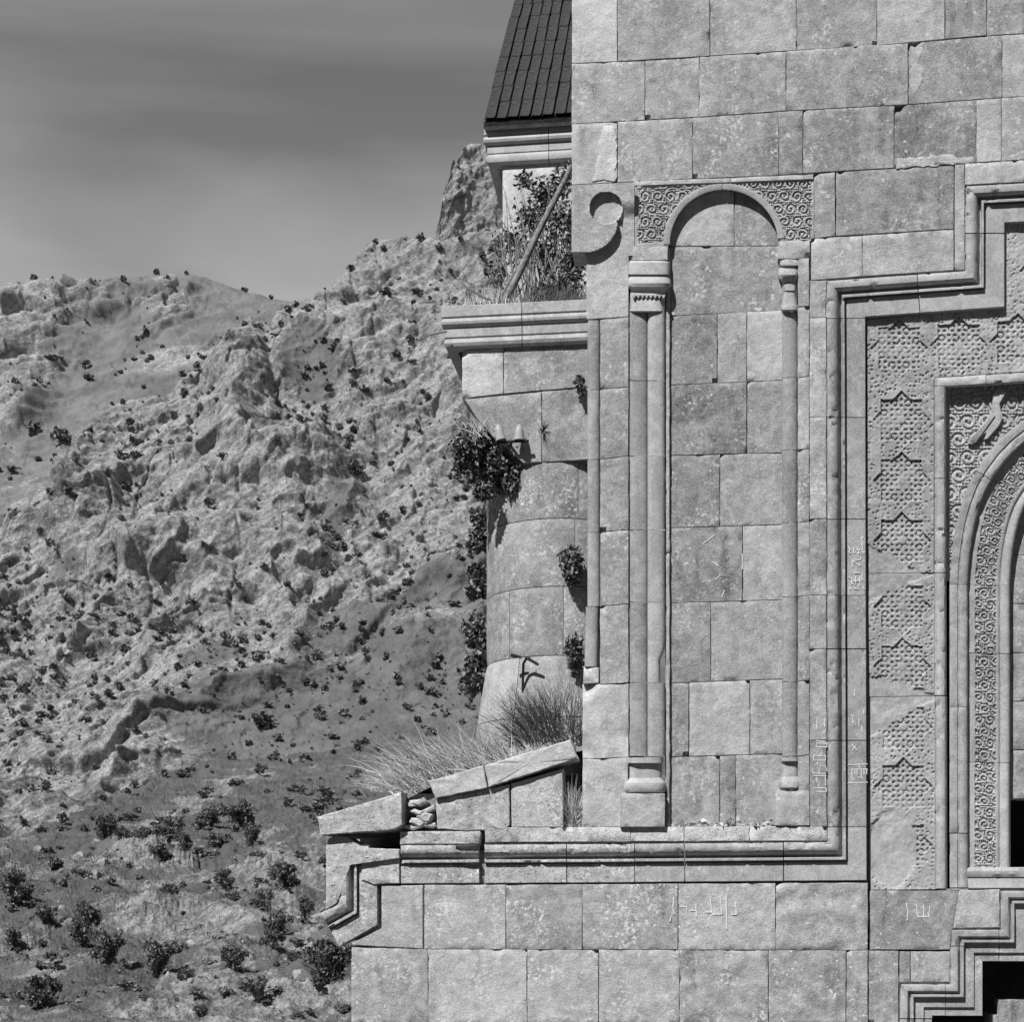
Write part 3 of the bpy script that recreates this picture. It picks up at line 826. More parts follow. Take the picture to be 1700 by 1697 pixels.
def course(parent, top, bot, us, **kw):
    tones = kw.pop('tones', {}); each = kw.pop('each', {})
    for i in range(len(us) - 1):
        a, b = us[i], us[i + 1]
        k = dict(kw); k.update(each.get(i, {}))
        if i in tones: k['tone'] = tones[i]
        block(parent, [(a, ip(top, a)), (b, ip(top, b)), (b, ip(bot, b)), (a, ip(bot, a))], **k)

def sh(pts, dv): return [(a, b + dv) for a, b in pts]

def path_frames(path):
    """mitred right-hand offsets for a polyline in picture units"""
    p = np.array(path, float); n = len(p); off = np.zeros_like(p)
    t = p[1:] - p[:-1]; t /= np.linalg.norm(t, axis=1)[:, None]
    nr = np.stack([-t[:, 1], t[:, 0]], 1)            # right-hand side when v points down
    off[0], off[-1] = nr[0], nr[-1]
    for i in range(1, n - 1):
        m = nr[i - 1] + nr[i]; m /= np.linalg.norm(m); off[i] = m / max(0.35, m @ nr[i])
    return p, off

def resample(path, step):
    out = [np.array(path[0], float)]
    for a, b in zip(path[:-1], path[1:]):
        a, b = np.array(a, float), np.array(b, float); k = max(1, int(np.hypot(*(b - a)) / step))
        for j in range(1, k + 1): out.append(a + (b - a) * j / k)
    return np.array(out)

def sweep(parent, path, Q, Dq, name, mat, hf=None, step=5.0, lo=None, hi=None, tone=None, lichen=None, jit=0.25, d0=0.0, ends=True, keep=None, ang=32, nicks=3.2):
    """sweep a profile (Q across, Dq out of the wall) along a path; lo/hi cut out one stone's length"""
    p, off = path_frames(path)
    seg = np.concatenate([[0], np.cumsum(np.linalg.norm(p[1:] - p[:-1], axis=1))])
    lo = 0.0 if lo is None else lo; hi = seg[-1] if hi is None else hi
    ss = [lo]
    for a, b in zip(seg[:-1], seg[1:]):
        k = max(1, int((b - a) / step)); ss += list(np.linspace(a, b, k + 1))
    ss = np.unique(np.round(np.clip(np.array(ss + [hi]), lo, hi), 3))
    Q = np.asarray(Q, float); Dq = np.asarray(Dq, float)
    tt = p[1:] - p[:-1]; ln = np.linalg.norm(tt, axis=1); tt /= ln[:, None]; nrm = np.stack([-tt[:, 1], tt[:, 0]], 1)
    sharp = any(nrm[k] @ nrm[k - 1] < 0.97 for k in range(1, len(nrm)))
    if sharp:                                         # mitred corners: rows near a corner stop at the mitre line
        U = np.zeros((len(ss), len(Q))); V = np.zeros_like(U)
        for i, s in enumerate(ss):
            onv = np.where(np.abs(seg - s) < 1e-2)[0]
            if len(onv):
                q2 = p[onv[0]][None] + off[onv[0]][None] * Q[:, None]
            else:
                k = max(0, min(np.searchsorted(seg, s, 'right') - 1, len(tt) - 1)); l = s - seg[k]
                al = np.clip(l, np.maximum(0, Q * (off[k] @ tt[k])), np.minimum(ln[k], ln[k] + Q * (off[k + 1] @ tt[k])))
                q2 = p[k][None] + tt[k][None] * al[:, None] + nrm[k][None] * Q[:, None]
            U[i], V[i] = q2[:, 0], q2[:, 1]
    else:
        C = np.stack([np.interp(ss, seg, p[:, 0]), np.interp(ss, seg, p[:, 1])], 1)
        O = np.stack([np.interp(ss, seg, off[:, 0]), np.interp(ss, seg, off[:, 1])], 1)
        U = C[:, None, 0] + O[:, None, 0] * Q; V = C[:, None, 1] + O[:, None, 1] * Q
    U = U + rng.uniform(-.45, .45); V = V + rng.uniform(-.45, .45)           # stones never line up exactly
    D = d0 + rng.uniform(-.5, .5) + np.broadcast_to(Dq, U.shape).copy()
    if hf is not None: D = D + hf(np.broadcast_to(Q, U.shape), np.broadcast_to(ss[:, None], U.shape), U, V)
    nick = smooth(0.22, 0.42, fbm(n2(U / 16, V / 16, 31.0), 3))
    if nicks: D = np.where(D - d0 > -6, D - nick * nicks * (1 + perlin(n2(U / 5, V / 5, 8.0))), D)
    D = D + jit * 2 * perlin(n2(U / 21, V / 21, 2.0))
    V_ = F(U, V, D)
    nr_, nc_ = U.shape
    fs = grid_faces(nr_, nc_)
    if keep is not None:
        cu_ = U.ravel()[fs].mean(1); cv_ = V.ravel()[fs].mean(1); fs = fs[keep(cu_, cv_)]
    verts = V_.reshape(-1, 3)
    if ends:                                          # skirt so that the piece has a body
        n0 = len(verts); back = verts - NV * 30 * PX
        rim = [i * nc_ for i in range(nr_)][::-1] + list(range(1, nc_)) + [i * nc_ + nc_ - 1 for i in range(1, nr_)] + [(nr_ - 1) * nc_ + j for j in range(nc_ - 2, 0, -1)]
        m = len(rim); verts = np.concatenate([verts, back[rim]])
        fs = np.concatenate([fs, np.array([[rim[k], rim[(k + 1) % m], n0 + (k + 1) % m, n0 + k] for k in range(m)])])
    return mk(name, verts, fs, mat, parent, smooth_ang=ang, tone=tone, lichen=lichen)

def relief(parent, quad, hf, name, mat, step=1.6, d0=0.0, tone=None, lichen=None, keep=None, skirt=True, ang=50):
    """a carved slab: a fine sheet whose depth comes from hf(U, V)"""
    q = np.array(quad, float)
    Wd = np.hypot(*(q[1] - q[0])); Hd = np.hypot(*(q[3] - q[0]))
    S, T = np.meshgrid(np.linspace(0, 1, int(Wd / step) + 2), np.linspace(0, 1, int(Hd / step) + 2))
    P = ((1 - S) * (1 - T))[..., None] * q[0] + (S * (1 - T))[..., None] * q[1] + (S * T)[..., None] * q[2] + ((1 - S) * T)[..., None] * q[3]
    U, V = P[..., 0], P[..., 1]
    D = d0 + hf(U, V)
    nr_, nc_ = U.shape; fs = grid_faces(nr_, nc_)[:, ::-1]
    if keep is not None:
        cu_ = U.ravel()[fs].mean(1); cv_ = V.ravel()[fs].mean(1); fs = fs[keep(cu_, cv_)]
    verts = F(U, V, D).reshape(-1, 3)
    if skirt:
        n0 = len(verts); back = verts - NV * 30 * PX
        rim = list(range(nc_)) + [i * nc_ + nc_ - 1 for i in range(1, nr_)] + [(nr_ - 1) * nc_ + j for j in range(nc_ - 2, -1, -1)] + [i * nc_ for i in range(nr_ - 2, 0, -1)]
        m = len(rim); verts = np.concatenate([verts, back[rim]])
        fs = np.concatenate([fs, np.array([[rim[k], rim[(k + 1) % m], n0 + (k + 1) % m, n0 + k] for k in range(m)])])
    return mk(name, verts, fs, mat, parent, smooth_ang=ang, tone=tone, lichen=lichen)

def loft(parent, secs, name, mat, dback=-16.0, npow=2.0, k=18, tone=None, lichen=None, jit=0.25):
    """half-round member standing on the wall: secs = (centre u, v, half width, front d)"""
    a = np.linspace(math.pi, 0, k); V_ = []
    for (uc, v, hw, df) in secs:
        ca, sa = np.cos(a), np.sin(a)
        x = np.sign(ca) * np.abs(ca) ** (2 / npow) * hw; dd = dback + (df - dback) * np.abs(sa) ** (2 / npow)
        U = uc + x; D = dd + jit * 2 * perlin(n2(U / 11, v / 17 + 0 * U, 4.0))
        V_.append(F(U, np.full(k, float(v)), D))
    V_ = np.stack(V_); n = len(secs)
    fs = [list(q) for q in grid_faces(n, k)[:, ::-1]]
    fs.append(list(range(k))); fs.append([(n - 1) * k + j for j in range(k)][::-1])
    return mk(name, V_.reshape(-1, 3), fs, mat, parent, smooth_ang=38, tone=tone, lichen=lichen)

def strokes(parent, lines, d, width=1.7, name='scratched_lettering'):
    zi = 0
    for ln in lines:
        mb = MB()
        for a, b in zip(ln[:-1], ln[1:]):
            a, b = np.array(a, float), np.array(b, float); t = b - a; L_ = np.hypot(*t)
            if L_ < 0.1: continue
            t /= L_; nn = np.array([-t[1], t[0]]) * width / 2; a = a - t * width * .3; b = b + t * width * .3
            q = np.array([a - nn, a + nn, b + nn, b - nn]); zi += 1
            top_ = F(q[:, 0], q[:, 1], d + 0.02 * zi); bot_ = F(q[:, 0], q[:, 1], d - 2)
            mb.add(np.concatenate([top_, bot_]), [[3, 2, 1, 0], [0, 1, 5, 4], [1, 2, 6, 5], [2, 3, 7, 6], [3, 0, 4, 7]])
        mb.build('scratched_stroke', M['scratch'], parent, smooth_ang=0)

def rect_core(parent, rects, name='wall_core', d=-13.0, depth=60.0, mat=None):
    mb = MB()
    for (u0, v0, u1, v1) in rects:
        U = np.array([u0, u1, u1, u0], float); V = np.array([v0, v0, v1, v1], float)
        f_ = F(U, V, d); b_ = f_ - NV * depth * PX
        mb.add(np.concatenate([f_, b_]), [[3, 2, 1, 0], [4, 5, 6, 7], [0, 1, 5, 4], [1, 2, 6, 5], [2, 3, 7, 6], [3, 0, 4, 7]])
    return mb.build(name, mat or M['mortar'], parent, smooth_ang=0)

# ================================================================== CHURCH FACADE
fac = thing('church_facade', F(1250, 2124, 0), 'tall ashlar stone church facade with blind arch niche and carved portal frame', 'church')
rect_core(fac, [(955, -240, 2120, 255), (955, 255, 1790, 300), (1050, 300, 1600, 318), (1300, 400, 1605, 470), (1352, 318, 1604, 402), (980, 410, 1050, 1370), (1320, 466, 1376, 1378),
                (975, 1300, 1110, 1385)], d=-14)
rect_core(fac, [(590, 1462, 1440, 2120), (1446, 1480, 1492, 2120)], d=-24)
rect_core(fac, [(1108, 310, 1310, 1392)], d=-27)

JT = [(949, -15), (1900, -75)]
JA = [(949, 105), (1072, 100), (1161, 94), (1307, 84), (1454, 76), (1508, 71), (1628, 59), (1682, 57), (1900, 45)]
JB = [(949, 206), (1070, 199), (1152, 195), (1306, 184), (1485, 175), (1664, 162), (1900, 148)]
JC = [(949, 307), (1052, 302), (1150, 297), (1293, 291), (1387, 284), (1485, 279), (1622, 270), (1680, 266), (1900, 252)]
course(fac, sh(JT, -115), JT, [949, 1090, 1240, 1390, 1530, 1690, 1790])
course(fac, JT, JA, [949, 1025, 1179, 1322, 1456, 1569, 1638, 1790], tones={0: .10, 1: -.01, 2: .02, 3: -.02, 4: .03, 5: .0, 6: -.04}, each={0: dict(lichen=.9), 2: dict(lichen=.8), 3: dict(lichen=.6)})
course(fac, JA, JB, [949, 1071, 1161, 1305, 1508, 1664, 1790], tones={0: .03, 1: .02, 2: .0, 3: -.03, 4: -.06, 5: .02}, each={2: dict(lichen=1.), 3: dict(lichen=.5), 4: dict(chips=((0, 16),))})
course(fac, JB, JC, [949, 1025, 1150, 1293, 1333, 1485, 1621, 1663, 1790], tones={0: .05, 1: -.01, 2: -.05, 3: -.04, 4: -.05, 5: -.07, 6: .05, 7: .0}, each={1: dict(lichen=1.), 5: dict(chips=((0, 17),)), 6: dict(lichen=.6)})
# the white spall on the corner stone
polyblock(fac, [(1000, 207), (1018, 209), (1024, 224), (1023, 300), (984, 300), (992, 262), (997, 230)], d=1.1, depth=3, mat=M['pale'], name='spalled_patch', tone=.02, jit=7.0, bev=0.5, step=3.5)
polyblock(fac, [(1490, 262), (1560, 256), (1616, 262), (1614, 270), (1490, 278)], d=0.9, depth=3, mat=M['pale'], name='spalled_patch', tone=-.08, jit=9.0, bev=0.4, step=3.5)
polyblock(fac, [(1512, 76), (1530, 80), (1524, 104), (1531, 112), (1534, 130), (1516, 160), (1512, 140), (1510, 100)], d=0.9, depth=3, mat=M['pale'], name='spalled_patch', tone=-.10, jit=7.0, bev=0.4, step=3.5)
# row beside and over the arch
block(fac, [(1351, 289), (1387, 285), (1387, 392), (1351, 396)], tone=.0, lichen=.5)
block(fac, [(1388, 285), (1584, 273), (1584, 380), (1388, 392)], tone=-.05, lichen=.3)
block(fac, [(1585, 273), (1602, 272), (1602, 448), (1585, 450)], tone=.06, lichen=.8)
block(fac, [(1602, 271), (1790, 260), (1790, 297), (1602, 307)], tone=.05, lichen=.7)
block(fac, [(1346, 396), (1432, 391), (1432, 459), (1346, 466)], tone=.02, lichen=.7)
block(fac, [(1432, 391), (1584, 381), (1584, 449), (1432, 459)], tone=.03, lichen=.9)
# top rail over the carved spandrels
block(fac, [(1053, 300), (1212, 295), (1212, 303), (1053, 309)], d=1.5, tone=.03)
block(fac, [(1213, 295), (1351, 289), (1351, 298), (1213, 303)], d=1.5, tone=.02)

# --- volute corner stone
def volute(U, V):
    r1 = np.hypot(U - 1006, V - 345)
    prow = 12.0 * (1 - smooth(330, 366, V) * smooth(1024, 1036, U))
    rc = np.hypot(np.maximum(U - 972, 0), np.maximum(V - 365, 0))
    out = (V > 365) & (rc > 54)
    d = np.where(out, 0.0, prow)
    d = np.where((V <= 368) & (V > 362) & (U > 1024), np.minimum(d, 6), d)
    d = np.where(r1 < 27, 1.5 + 0.04 * (U - 1006) + 3 * smooth(10, 27, (U - 1006)) * smooth(-10, 20, V - 345), d)
    return d + 0.5 * fbm(n2(U / 25, V / 25, 6.0), 3)
relief(fac, [(949, 307), (1053, 302), (1053, 424), (949, 424)], volute, 'volute_corbel', M['ashlar'], step=1.5, tone=.05, lichen=.2,
       keep=lambda u, v: ~((u < 972) & (v > 419)), skirt=False)
# its body behind the carved face
polyblock(fac, [(949.5, 308), (1052, 304), (1052, 420), (974, 421), (972, 417), (949.5, 417)], d=-7, depth=60, name='corbel_body', gap=0, jit=0, tone=.03)

# --- carved spandrels round the blind arch
AC, AR = (1202.0, 405.0), 90.0
def vine(U, V, z=0.0, sc=12.0, k=6.5):
    """scrolling tendrils: a staggered lattice of spirals joined by a leaf ground"""
    L_ = sc * 1.75
    wu = U + 2.0 * perlin(n2(U / 17, V / 17, z)); wv = V + 2.0 * perlin(n2(U / 17, V / 17, z + 5))
    row = np.floor(wv / L_); cu_ = (np.floor(wu / L_ - 0.5 * (row % 2)) + 0.5 + 0.5 * (row % 2)) * L_; cv_ = (row + 0.5) * L_
    x, y = wu - cu_, wv - cv_; r_ = np.hypot(x, y); th = np.arctan2(y, x)
    dr = np.where((np.floor(cu_ / L_) + row) % 2 == 0, 1.0, -1.0)
    sp = np.cos(2 * math.pi * r_ / (sc * 0.55) - dr * th + z)
    leaf = np.cos((wu + wv) * 2 * math.pi / (sc * 0.62)) * np.cos((wu - wv) * 2 * math.pi / (sc * 0.62))
    v_ = np.where(r_ < L_ * 0.47, sp, leaf + 0.15)
    return -3.4 * (1 - smooth(-0.45, 0.25, v_ + 0.35 * perlin(n2(U / 6, V / 6, z + 2)))) - 0.8 * np.abs(perlin(n2(U / 4, V / 4, z + 2)))
def spand(U, V):
    r_ = np.hypot(U - AC[0], np.minimum(V - AC[1], 0))
    frame = smooth(0, 5, np.minimum(U - 1057, 1350 - U)) * smooth(0, 4, V - ip(sh(JC, 8), U)) * smooth(0, 4, 405 - V) * smooth(99, 103, r_)
    return frame * vine(U, V, 1.0)
relief(fac, [(1054, 306), (1202, 303), (1202, 409), (1054, 409)], spand, 'carved_spandrel', M['carved'], keep=lambda u, v: np.hypot(u - AC[0], np.minimum(v - AC[1], 0)) > 93, skirt=False, tone=.0)
relief(fac, [(1202, 303), (1351, 297), (1351, 396), (1202, 409)], spand, 'carved_spandrel', M['carved'], keep=lambda u, v: np.hypot(u - AC[0], np.minimum(v - AC[1], 0)) > 93, skirt=False, tone=.01)
# plain rim of the arch with its soffit, two stones
def arch_ring(a0, a1, nm):
    an = np.linspace(a0, a1, 40); V_ = []
    for rr_, dd in ((101, -2), (100, 1.2), (92, 1.2), (AR, 0.2), (AR, -18)):
        V_.append(F(AC[0] + rr_ * np.cos(an), AC[1] - rr_ * np.sin(an), dd))
    V_ = np.stack(V_); mk(nm, V_.reshape(-1, 3), grid_faces(5, 40), M['smooth'], fac, smooth_ang=38, tone=.05)
arch_ring(R(180), R(92), 'arch_stone'); arch_ring(R(91), R(6), 'arch_stone')

# --- blind niche: recessed back wall
ND = -13.0
kw = dict(d=ND, depth=16, rough=0.4)
block(fac, [(1104, 305), (1219, 305), (1219, 409), (1104, 409)], tone=.03, **kw)
block(fac, [(1219, 305), (1306, 305), (1306, 408), (1219, 409)], tone=-.05, **kw)
block(fac, [(1104, 410), (1300, 408), (1300, 516), (1104, 525)], tone=-.04, lichen=.8, **kw)
def nrow(v0l, v0r, v1l, v1r, us, tones):
    L0 = [(1104, v0l), (1310, v0r)]; L1 = [(1104, v1l), (1310, v1r)]
    course(fac, L0, L1, us, tones=tones, **kw)
nrow(525, 514, 640, 631, [1104, 1191, 1240, 1310], {0: -.04, 1: .0, 2: .07})
nrow(640, 631, 757, 752, [1104, 1240, 1310], {0: -.08, 1: -.03})
nrow(757, 752, 877, 871, [1104, 1195, 1310], {0: -.05, 1: .01})
nrow(877, 871, 1002, 996, [1104, 1233, 1310], {0: -.07, 1: .02})
nrow(1002, 996, 1135, 1128, [1104, 1180, 1310], {0: -.05, 1: .01})
nrow(1135, 1128, 1258, 1252, [1104, 1144, 1245, 1310], {0: -.05, 1: .05, 2: .01})
nrow(1258, 1252, 1384, 1380, [1104, 1195, 1222, 1310], {0: -.03, 1: -.04, 2: -.01})
strokes(fac, [[(1182, 932), (1193, 940)], [(1196, 955), (1188, 962)], [(1203, 980), (1198, 992)], [(1232, 920), (1233, 945)], [(1167, 903), (1188, 887)]], ND + 0.9, 1.3, 'scratch')
# left jamb of the niche
block(fac, [(1105.5, 410), (1112, 410), (1112, 1378), (1105.5, 1378)], d=-6, depth=24, gap=0.2, rough=.3, step=5, name='jamb_strip', tone=.04)

# --- left pilaster stones and their corner roll
vj = [(418, 418), (531, 526), (647, 642), (763, 757), (884, 880), (1007, 1003), (1137, 1134), (1261, 1258), (1374, 1373)]
tl = [.05, -.02, -.03, -.03, -.03, .0, .06, .06]
for i in range(8):
    (a, b), (c, e) = vj[i], vj[i + 1]
    le = 996 if 1 <= i <= 5 else (973 if i == 0 else 967)
    re_ = 1044 if i < 7 else 1043
    block(fac, [(le, a), (re_, b), (re_, e), (le, c)], tone=tl[i], lichen=[.1, .2, .1, .1, .3, .3, .9, .9][i], chips=((0, 24),) if i == 6 else (), rough=.5 if i < 6 else 1.3, depth=44)
    if 1 <= i <= 4:
        loft(fac, [(985.5, a + .5, 10.2, 1), (985.5, c - .5, 10.2, 1)], 'corner_roll', M['smooth'], dback=-6, tone=-.02)
    if i == 5:
        loft(fac, [(983, a + .5, 10.5, 1), (981, 1107, 10.5, 1)], 'corner_roll', M['smooth'], dback=-6, tone=-.02)
        block(fac, [(969, 1108), (995, 1108), (995, 1135), (968, 1136)], tone=.02, depth=44)

# --- left colonette: twin rolls with capital and base
vcol = [500, 632, 757, 880, 1000, 1134, 1256]
for i in range(6):
    a, b = vcol[i] + .6, vcol[i + 1] - .6
    n = 8; vs_ = np.linspace(a, b, n)
    left = loft(fac, [(1059.5, v, 15.2, 1.0) for v in vs_], 'colonette_drum', M['smooth'], dback=-7, tone=[-.03, -.05, -.05, -.05, -.04, -.05][i])
    rt = loft(fac, [(1089.5 - (4 if (i == 4 and v > 1090) else 0), v, 14.8 - (4 if (i == 4 and v > 1090) else 0), 3.0) for v in vs_], 'colonette_drum', M['smooth'], dback=-9, npow=2.8, tone=[.05, .03, .02, .0, .02, -.02][i])
block(fac, [(1043, 409), (1109, 409), (1109, 432), (1043, 433)], d=.5, tone=.02)
cap = loft(fac, [(1077, 432.5, 34, 1), (1077, 436, 36, 7), (1077, 455, 35.5, 9), (1077, 457, 32, 4), (1077, 459, 33, 6), (1077, 463, 35.5, 12), (1078, 470, 37, 15), (1078, 476, 36, 13),
                (1077, 481, 32, 7), (1076, 484, 30, 6)], 'capital', M['smooth'], dback=-16, npow=3.6, k=34, tone=.04)
neck = []
loft(fac, [(1075, 484, 29, 6), (1075, 490, 29.5, 7.5), (1075, 497, 30, 6), (1075, 500, 29.3, 7.5), (1075, 512, 29.3, 7), (1074, 516, 30, 8), (1074, 519, 29.5, 3)], 'capital_neck', M['smooth'], dback=-16, npow=3.2, k=34, tone=.06)
mb = MB()                                              # zig-zag tooth band under the torus
for k in range(8):
    uu = 1049 + k * 7.0
    mb.add(np.stack([F(uu, 489.5, 9.5), F(uu + 7, 489.5, 9.5), F(uu + 3.5, 495.5, 9.5), F(uu, 489.5, 4), F(uu + 7, 489.5, 4), F(uu + 3.5, 495.5, 4)]), [[2, 1, 0], [0, 1, 4, 3], [1, 2, 5, 4], [2, 0, 3, 5]])
mb.build('tooth_band', M['smooth'], fac, smooth_ang=0, tone=.02)
loft(fac, [(1071, 1258, 30, 8), (1071, 1267, 30, 8), (1071, 1268, 28, 1), (1071, 1292, 27.5, 0), (1070, 1296, 32, 4), (1070, 1300, 35.5, 10), (1070, 1308, 36.5, 12), (1070, 1315, 35, 9), (1069, 1318, 33, 3)], 'colonette_base', M['smooth'], dback=-16, npow=3.4, k=30, tone=.05)
block(fac, [(1029, 1318), (1104, 1318), (1104, 1374), (1029, 1374)], d=8, depth=34, rough=1.0, name='plinth', tone=.03, lichen=.6)

# --- right colonette
vcr = [517, 627, 747, 868, 991, 1132, 1256]
for i in range(6):
    loft(fac, [(1311, v, 12.6, -4.0) for v in np.linspace(vcr[i] + .5, vcr[i + 1] - .5, 6)], 'colonette_drum', M['smooth'], dback=-13, tone=[-.03, -.05, -.06, -.05, -.05, -.05][i])
loft(fac, [(1311, 430, 17, 0), (1311, 433, 18, 3), (1311, 440, 17.5, 5), (1310, 444, 15, 0), (1309, 448, 17, 5), (1309, 456, 18.5, 8), (1309, 463, 17, 5), (1311, 468, 13, 0), (1311, 482, 12.5, 1), (1311, 484, 12.5, -1),
           (1311, 504, 12.5, 0), (1311, 508, 14.5, 4), (1311, 514, 14.5, 4), (1311, 517, 12, -1)], 'capital', M['smooth'], dback=-17, npow=3.0, k=24, tone=.01)
loft(fac, [(1312, 1257, 15.5, 3), (1312, 1264, 15.5, 3), (1312, 1266, 13.5, -3), (1312, 1290, 13.5, -3), (1312, 1294, 17, 1), (1312, 1300, 18.5, 5), (1312, 1308, 18, 5), (1312, 1312, 15, 0)], 'colonette_base', M['smooth'], dback=-17, npow=3.0, k=24, tone=.02)
block(fac, [(1287, 1313), (1344, 1313), (1344, 1372), (1287, 1372)], d=2.5, depth=22, rough=1.8, name='plinth', tone=.04, lichen=.8)
block(fac, [(1293, 400), (1345, 397), (1345, 430), (1291, 430)], d=.3, tone=.04, lichen=.6)
# strips between the right colonette and the stepped moulding
vs1 = [430, 510, 627, 747, 868, 991, 1132, 1256, 1374]
for i in range(8): block(fac, [(1324.5, vs1[i]), (1344, vs1[i] - 2), (1344, vs1[i + 1] - 2), (1324.5, vs1[i + 1])], tone=[.03, .05, .02, -.02, -.01, -.02, .0, .0][i], rough=.4)
vs2 = [466, 528, 693, 862, 989, 1078, 1230, 1374]
for i in range(7): block(fac, [(1344, vs2[i]), (1372, vs2[i] - 1), (1373, vs2[i + 1] - 1), (1344, vs2[i + 1])], tone=[.02, .03, .03, -.03, -.01, -.01, -.02][i], lichen=[1, 1, 1, .2, .2, .1, .1][i], rough=.4)
strokes(fac, [[(1330 + a / 7.717, 1130 + b / 7.717) for a, b in ln] for ln in [
    [(195, 770), (330, 800), (330, 855), (190, 850), (200, 800), (320, 815)], [(260, 900), (260, 940)], [(160, 962), (312, 965), (310, 1025), (160, 1025), (160, 962)], [(210, 1045), (210, 1080)],
    [(150, 1135), (152, 1192), (315, 1195)], [(230, 1130), (232, 1190)], [(285, 1095), (310, 1100), (330, 1160)], [(160, 1225), (318, 1222)], [(200, 1240), (200, 1310)], [(310, 1225), (312, 1350)],
    [(165, 1380), (322, 1380), (322, 1425), (200, 1425)], [(200, 620), (205, 470)], [(300, 600), (300, 480)]]], 0.9, 1.25)

# --- eroded ledge at the niche foot and the bottom course over the moulding
course(fac, [(560, 1376), (1373, 1372)], [(560, 1400), (1373, 1397)], [805, 941, 1047, 1136, 1244, 1373], d=1.0, rough=1.4, mat=M['pitted'], each={0: dict(lichen=1), 1: dict(lichen=1), 2: dict(lichen=1, tone=.10), 3: dict(lichen=1, tone=.12), 4: dict(lichen=.8, tone=.06)}, tones={0: .04, 1: .06}, depth=40)
r_ = np.random.RandomState(3)
mb = MB()
for k in range(46):
    uu = r_.uniform(1120, 1300); vvv = 1371 - 9 * r_.rand() ** 2; s_ = r_.uniform(2, 7)
    c = F(uu, vvv, ND + 8); pts = c + r_.normal(size=(8, 3)) * s_ * PX * np.array([.6, .6, .4])
    mb.add(pts, [[0, 1, 2], [0, 2, 3], [0, 3, 1], [1, 2, 4], [2, 3, 5], [3, 1, 6], [4, 5, 6]])
mb.build('crumbled_rubble', M['pale'], fac, smooth_ang=0, kind='stuff')

# --- the long stepped moulding
MQ = [-.5, 0, 1.5, 3, 5, 9, 14, 18, 20.5, 22, 23, 26.5, 27, 28, 31, 32, 32.6, 35.5, 50, 65, 66]
MD = [0, -2.6, -2.8, -.2, .8, 1.6, 1.2, -1.5, -5, -11, -15, -15, -6, -3, -3, -5, -15, -9.5, -9, -9, -11]
MP = [(531, 1515), (561, 1498), (561, 1403), (1373, 1397), (1370.5, 464), (1602, 447.5), (1602, 307), (1790, 297)]
mp_, _ = path_frames(MP)
cs = np.concatenate([[0], np.cumsum(np.linalg.norm(mp_[1:] - mp_[:-1], axis=1))])
x0 = cs[2] - 561                                       # run length at column u on the bottom run: x0 + u
y0 = cs[3] + 1397
stops = [(0, cs[1] + 62, .02), (cs[1] + 62, x0 + 612, .05), (x0 + 665, x0 + 795, .02), (x0 + 804, x0 + 940, .04), (x0 + 941, x0 + 1053, .0), (x0 + 1054, x0 + 1136, .02), (x0 + 1137, x0 + 1300, .01),
         (x0 + 1301, y0 - 1374, .03)]
for a, b in zip([1374, 1230, 1078, 989, 862, 693, 528], [1230, 1078, 989, 862, 693, 528, 0]):
    if b: stops.append((y0 - a + .6, y0 - b - .2, [-.02, -.04, -.03, -.04, -.02, .0][len(stops) % 6]))
stops += [(y0 - 528 + .5, cs[4] + 152, .02), (cs[4] + 153, cs[5] + 60, .03), (cs[5] + 61, cs[6] - 1, .02), (cs[6] - 1 + .5, cs[7], .03)]
for k, (a, b, tn) in enumerate(stops):
    hf = None
    if k == 2: hf = lambda Q, S, U, V: -9 * smooth(755, 775, U + 0.3 * (1430 - V)) * smooth(2, 8, Q) * (1 - smooth(34, 44, Q)) + 7 * smooth(760, 778, U + 0.3 * (1430 - V)) * smooth(20, 24, Q) * (1 - smooth(32.5, 33, Q))
    if k == 3: hf = lambda Q, S, U, V: -2 * (1 - smooth(820, 850, U)) * smooth(16, 20, Q) * (1 - smooth(26, 27, Q)) + 6 * (1 - smooth(830, 860, U)) * smooth(19, 22, Q) * (1 - smooth(26.6, 27, Q))
    if k == 1: hf = lambda Q, S, U, V: 8 * smooth(575, 600, U) * smooth(17, 22, Q) * (1 - smooth(26.6, 27, Q)) - 5 * smooth(575, 600, U) * smooth(26, 28, Q) * (1 - smooth(32, 32.7, Q)) + 2.0 * fbm(n2(U / 18, V / 18, 3.), 3)
    sweep(fac, MP, MQ, MD, 'moulding_stone', M['smooth'] if k > 4 else M['pitted'], hf=hf, lo=a + .35, hi=b - .35, tone=tn, lichen=.9 if k < 7 else .3)

# --- lower wall, set back behind the moulding
LD = -9.5
polyblock(fac, [(633, 1471), (703, 1470), (703, 1577), (585, 1571), (583, 1566), (633, 1545)], d=LD, tone=.0, lichen=1.0, mat=M['rough'], depth=60)
L0 = [(583, 1471), (1442, 1466)]; L1 = [(583, 1573), (711, 1577), (1442, 1579)]; L2 = [(583, 1700), (1442, 1702)]
course(fac, L0, L1, [704, 840, 967, 1126, 1288, 1441], d=LD, rough=1.0, mat=M['rough'], tones={0: .04, 1: -.02, 2: -.01, 3: .04, 4: -.02}, each={0: dict(lichen=1), 1: dict(lichen=1), 2: dict(lichen=1), 3: dict(lichen=.2, rough=.45), 4: dict(rough=3.0, lichen=.2)})
course(fac, L1, L2, [583, 711, 875, 994, 1128, 1276, 1405, 1441], d=LD + .5, rough=.9, mat=M['rough'], tones={0: .0, 1: .05, 2: .03, 3: .04, 4: .0, 5: .0, 6: -.03}, each={4: dict(rough=2.4), 2: dict(lichen=1), 0: dict(lichen=.6)})
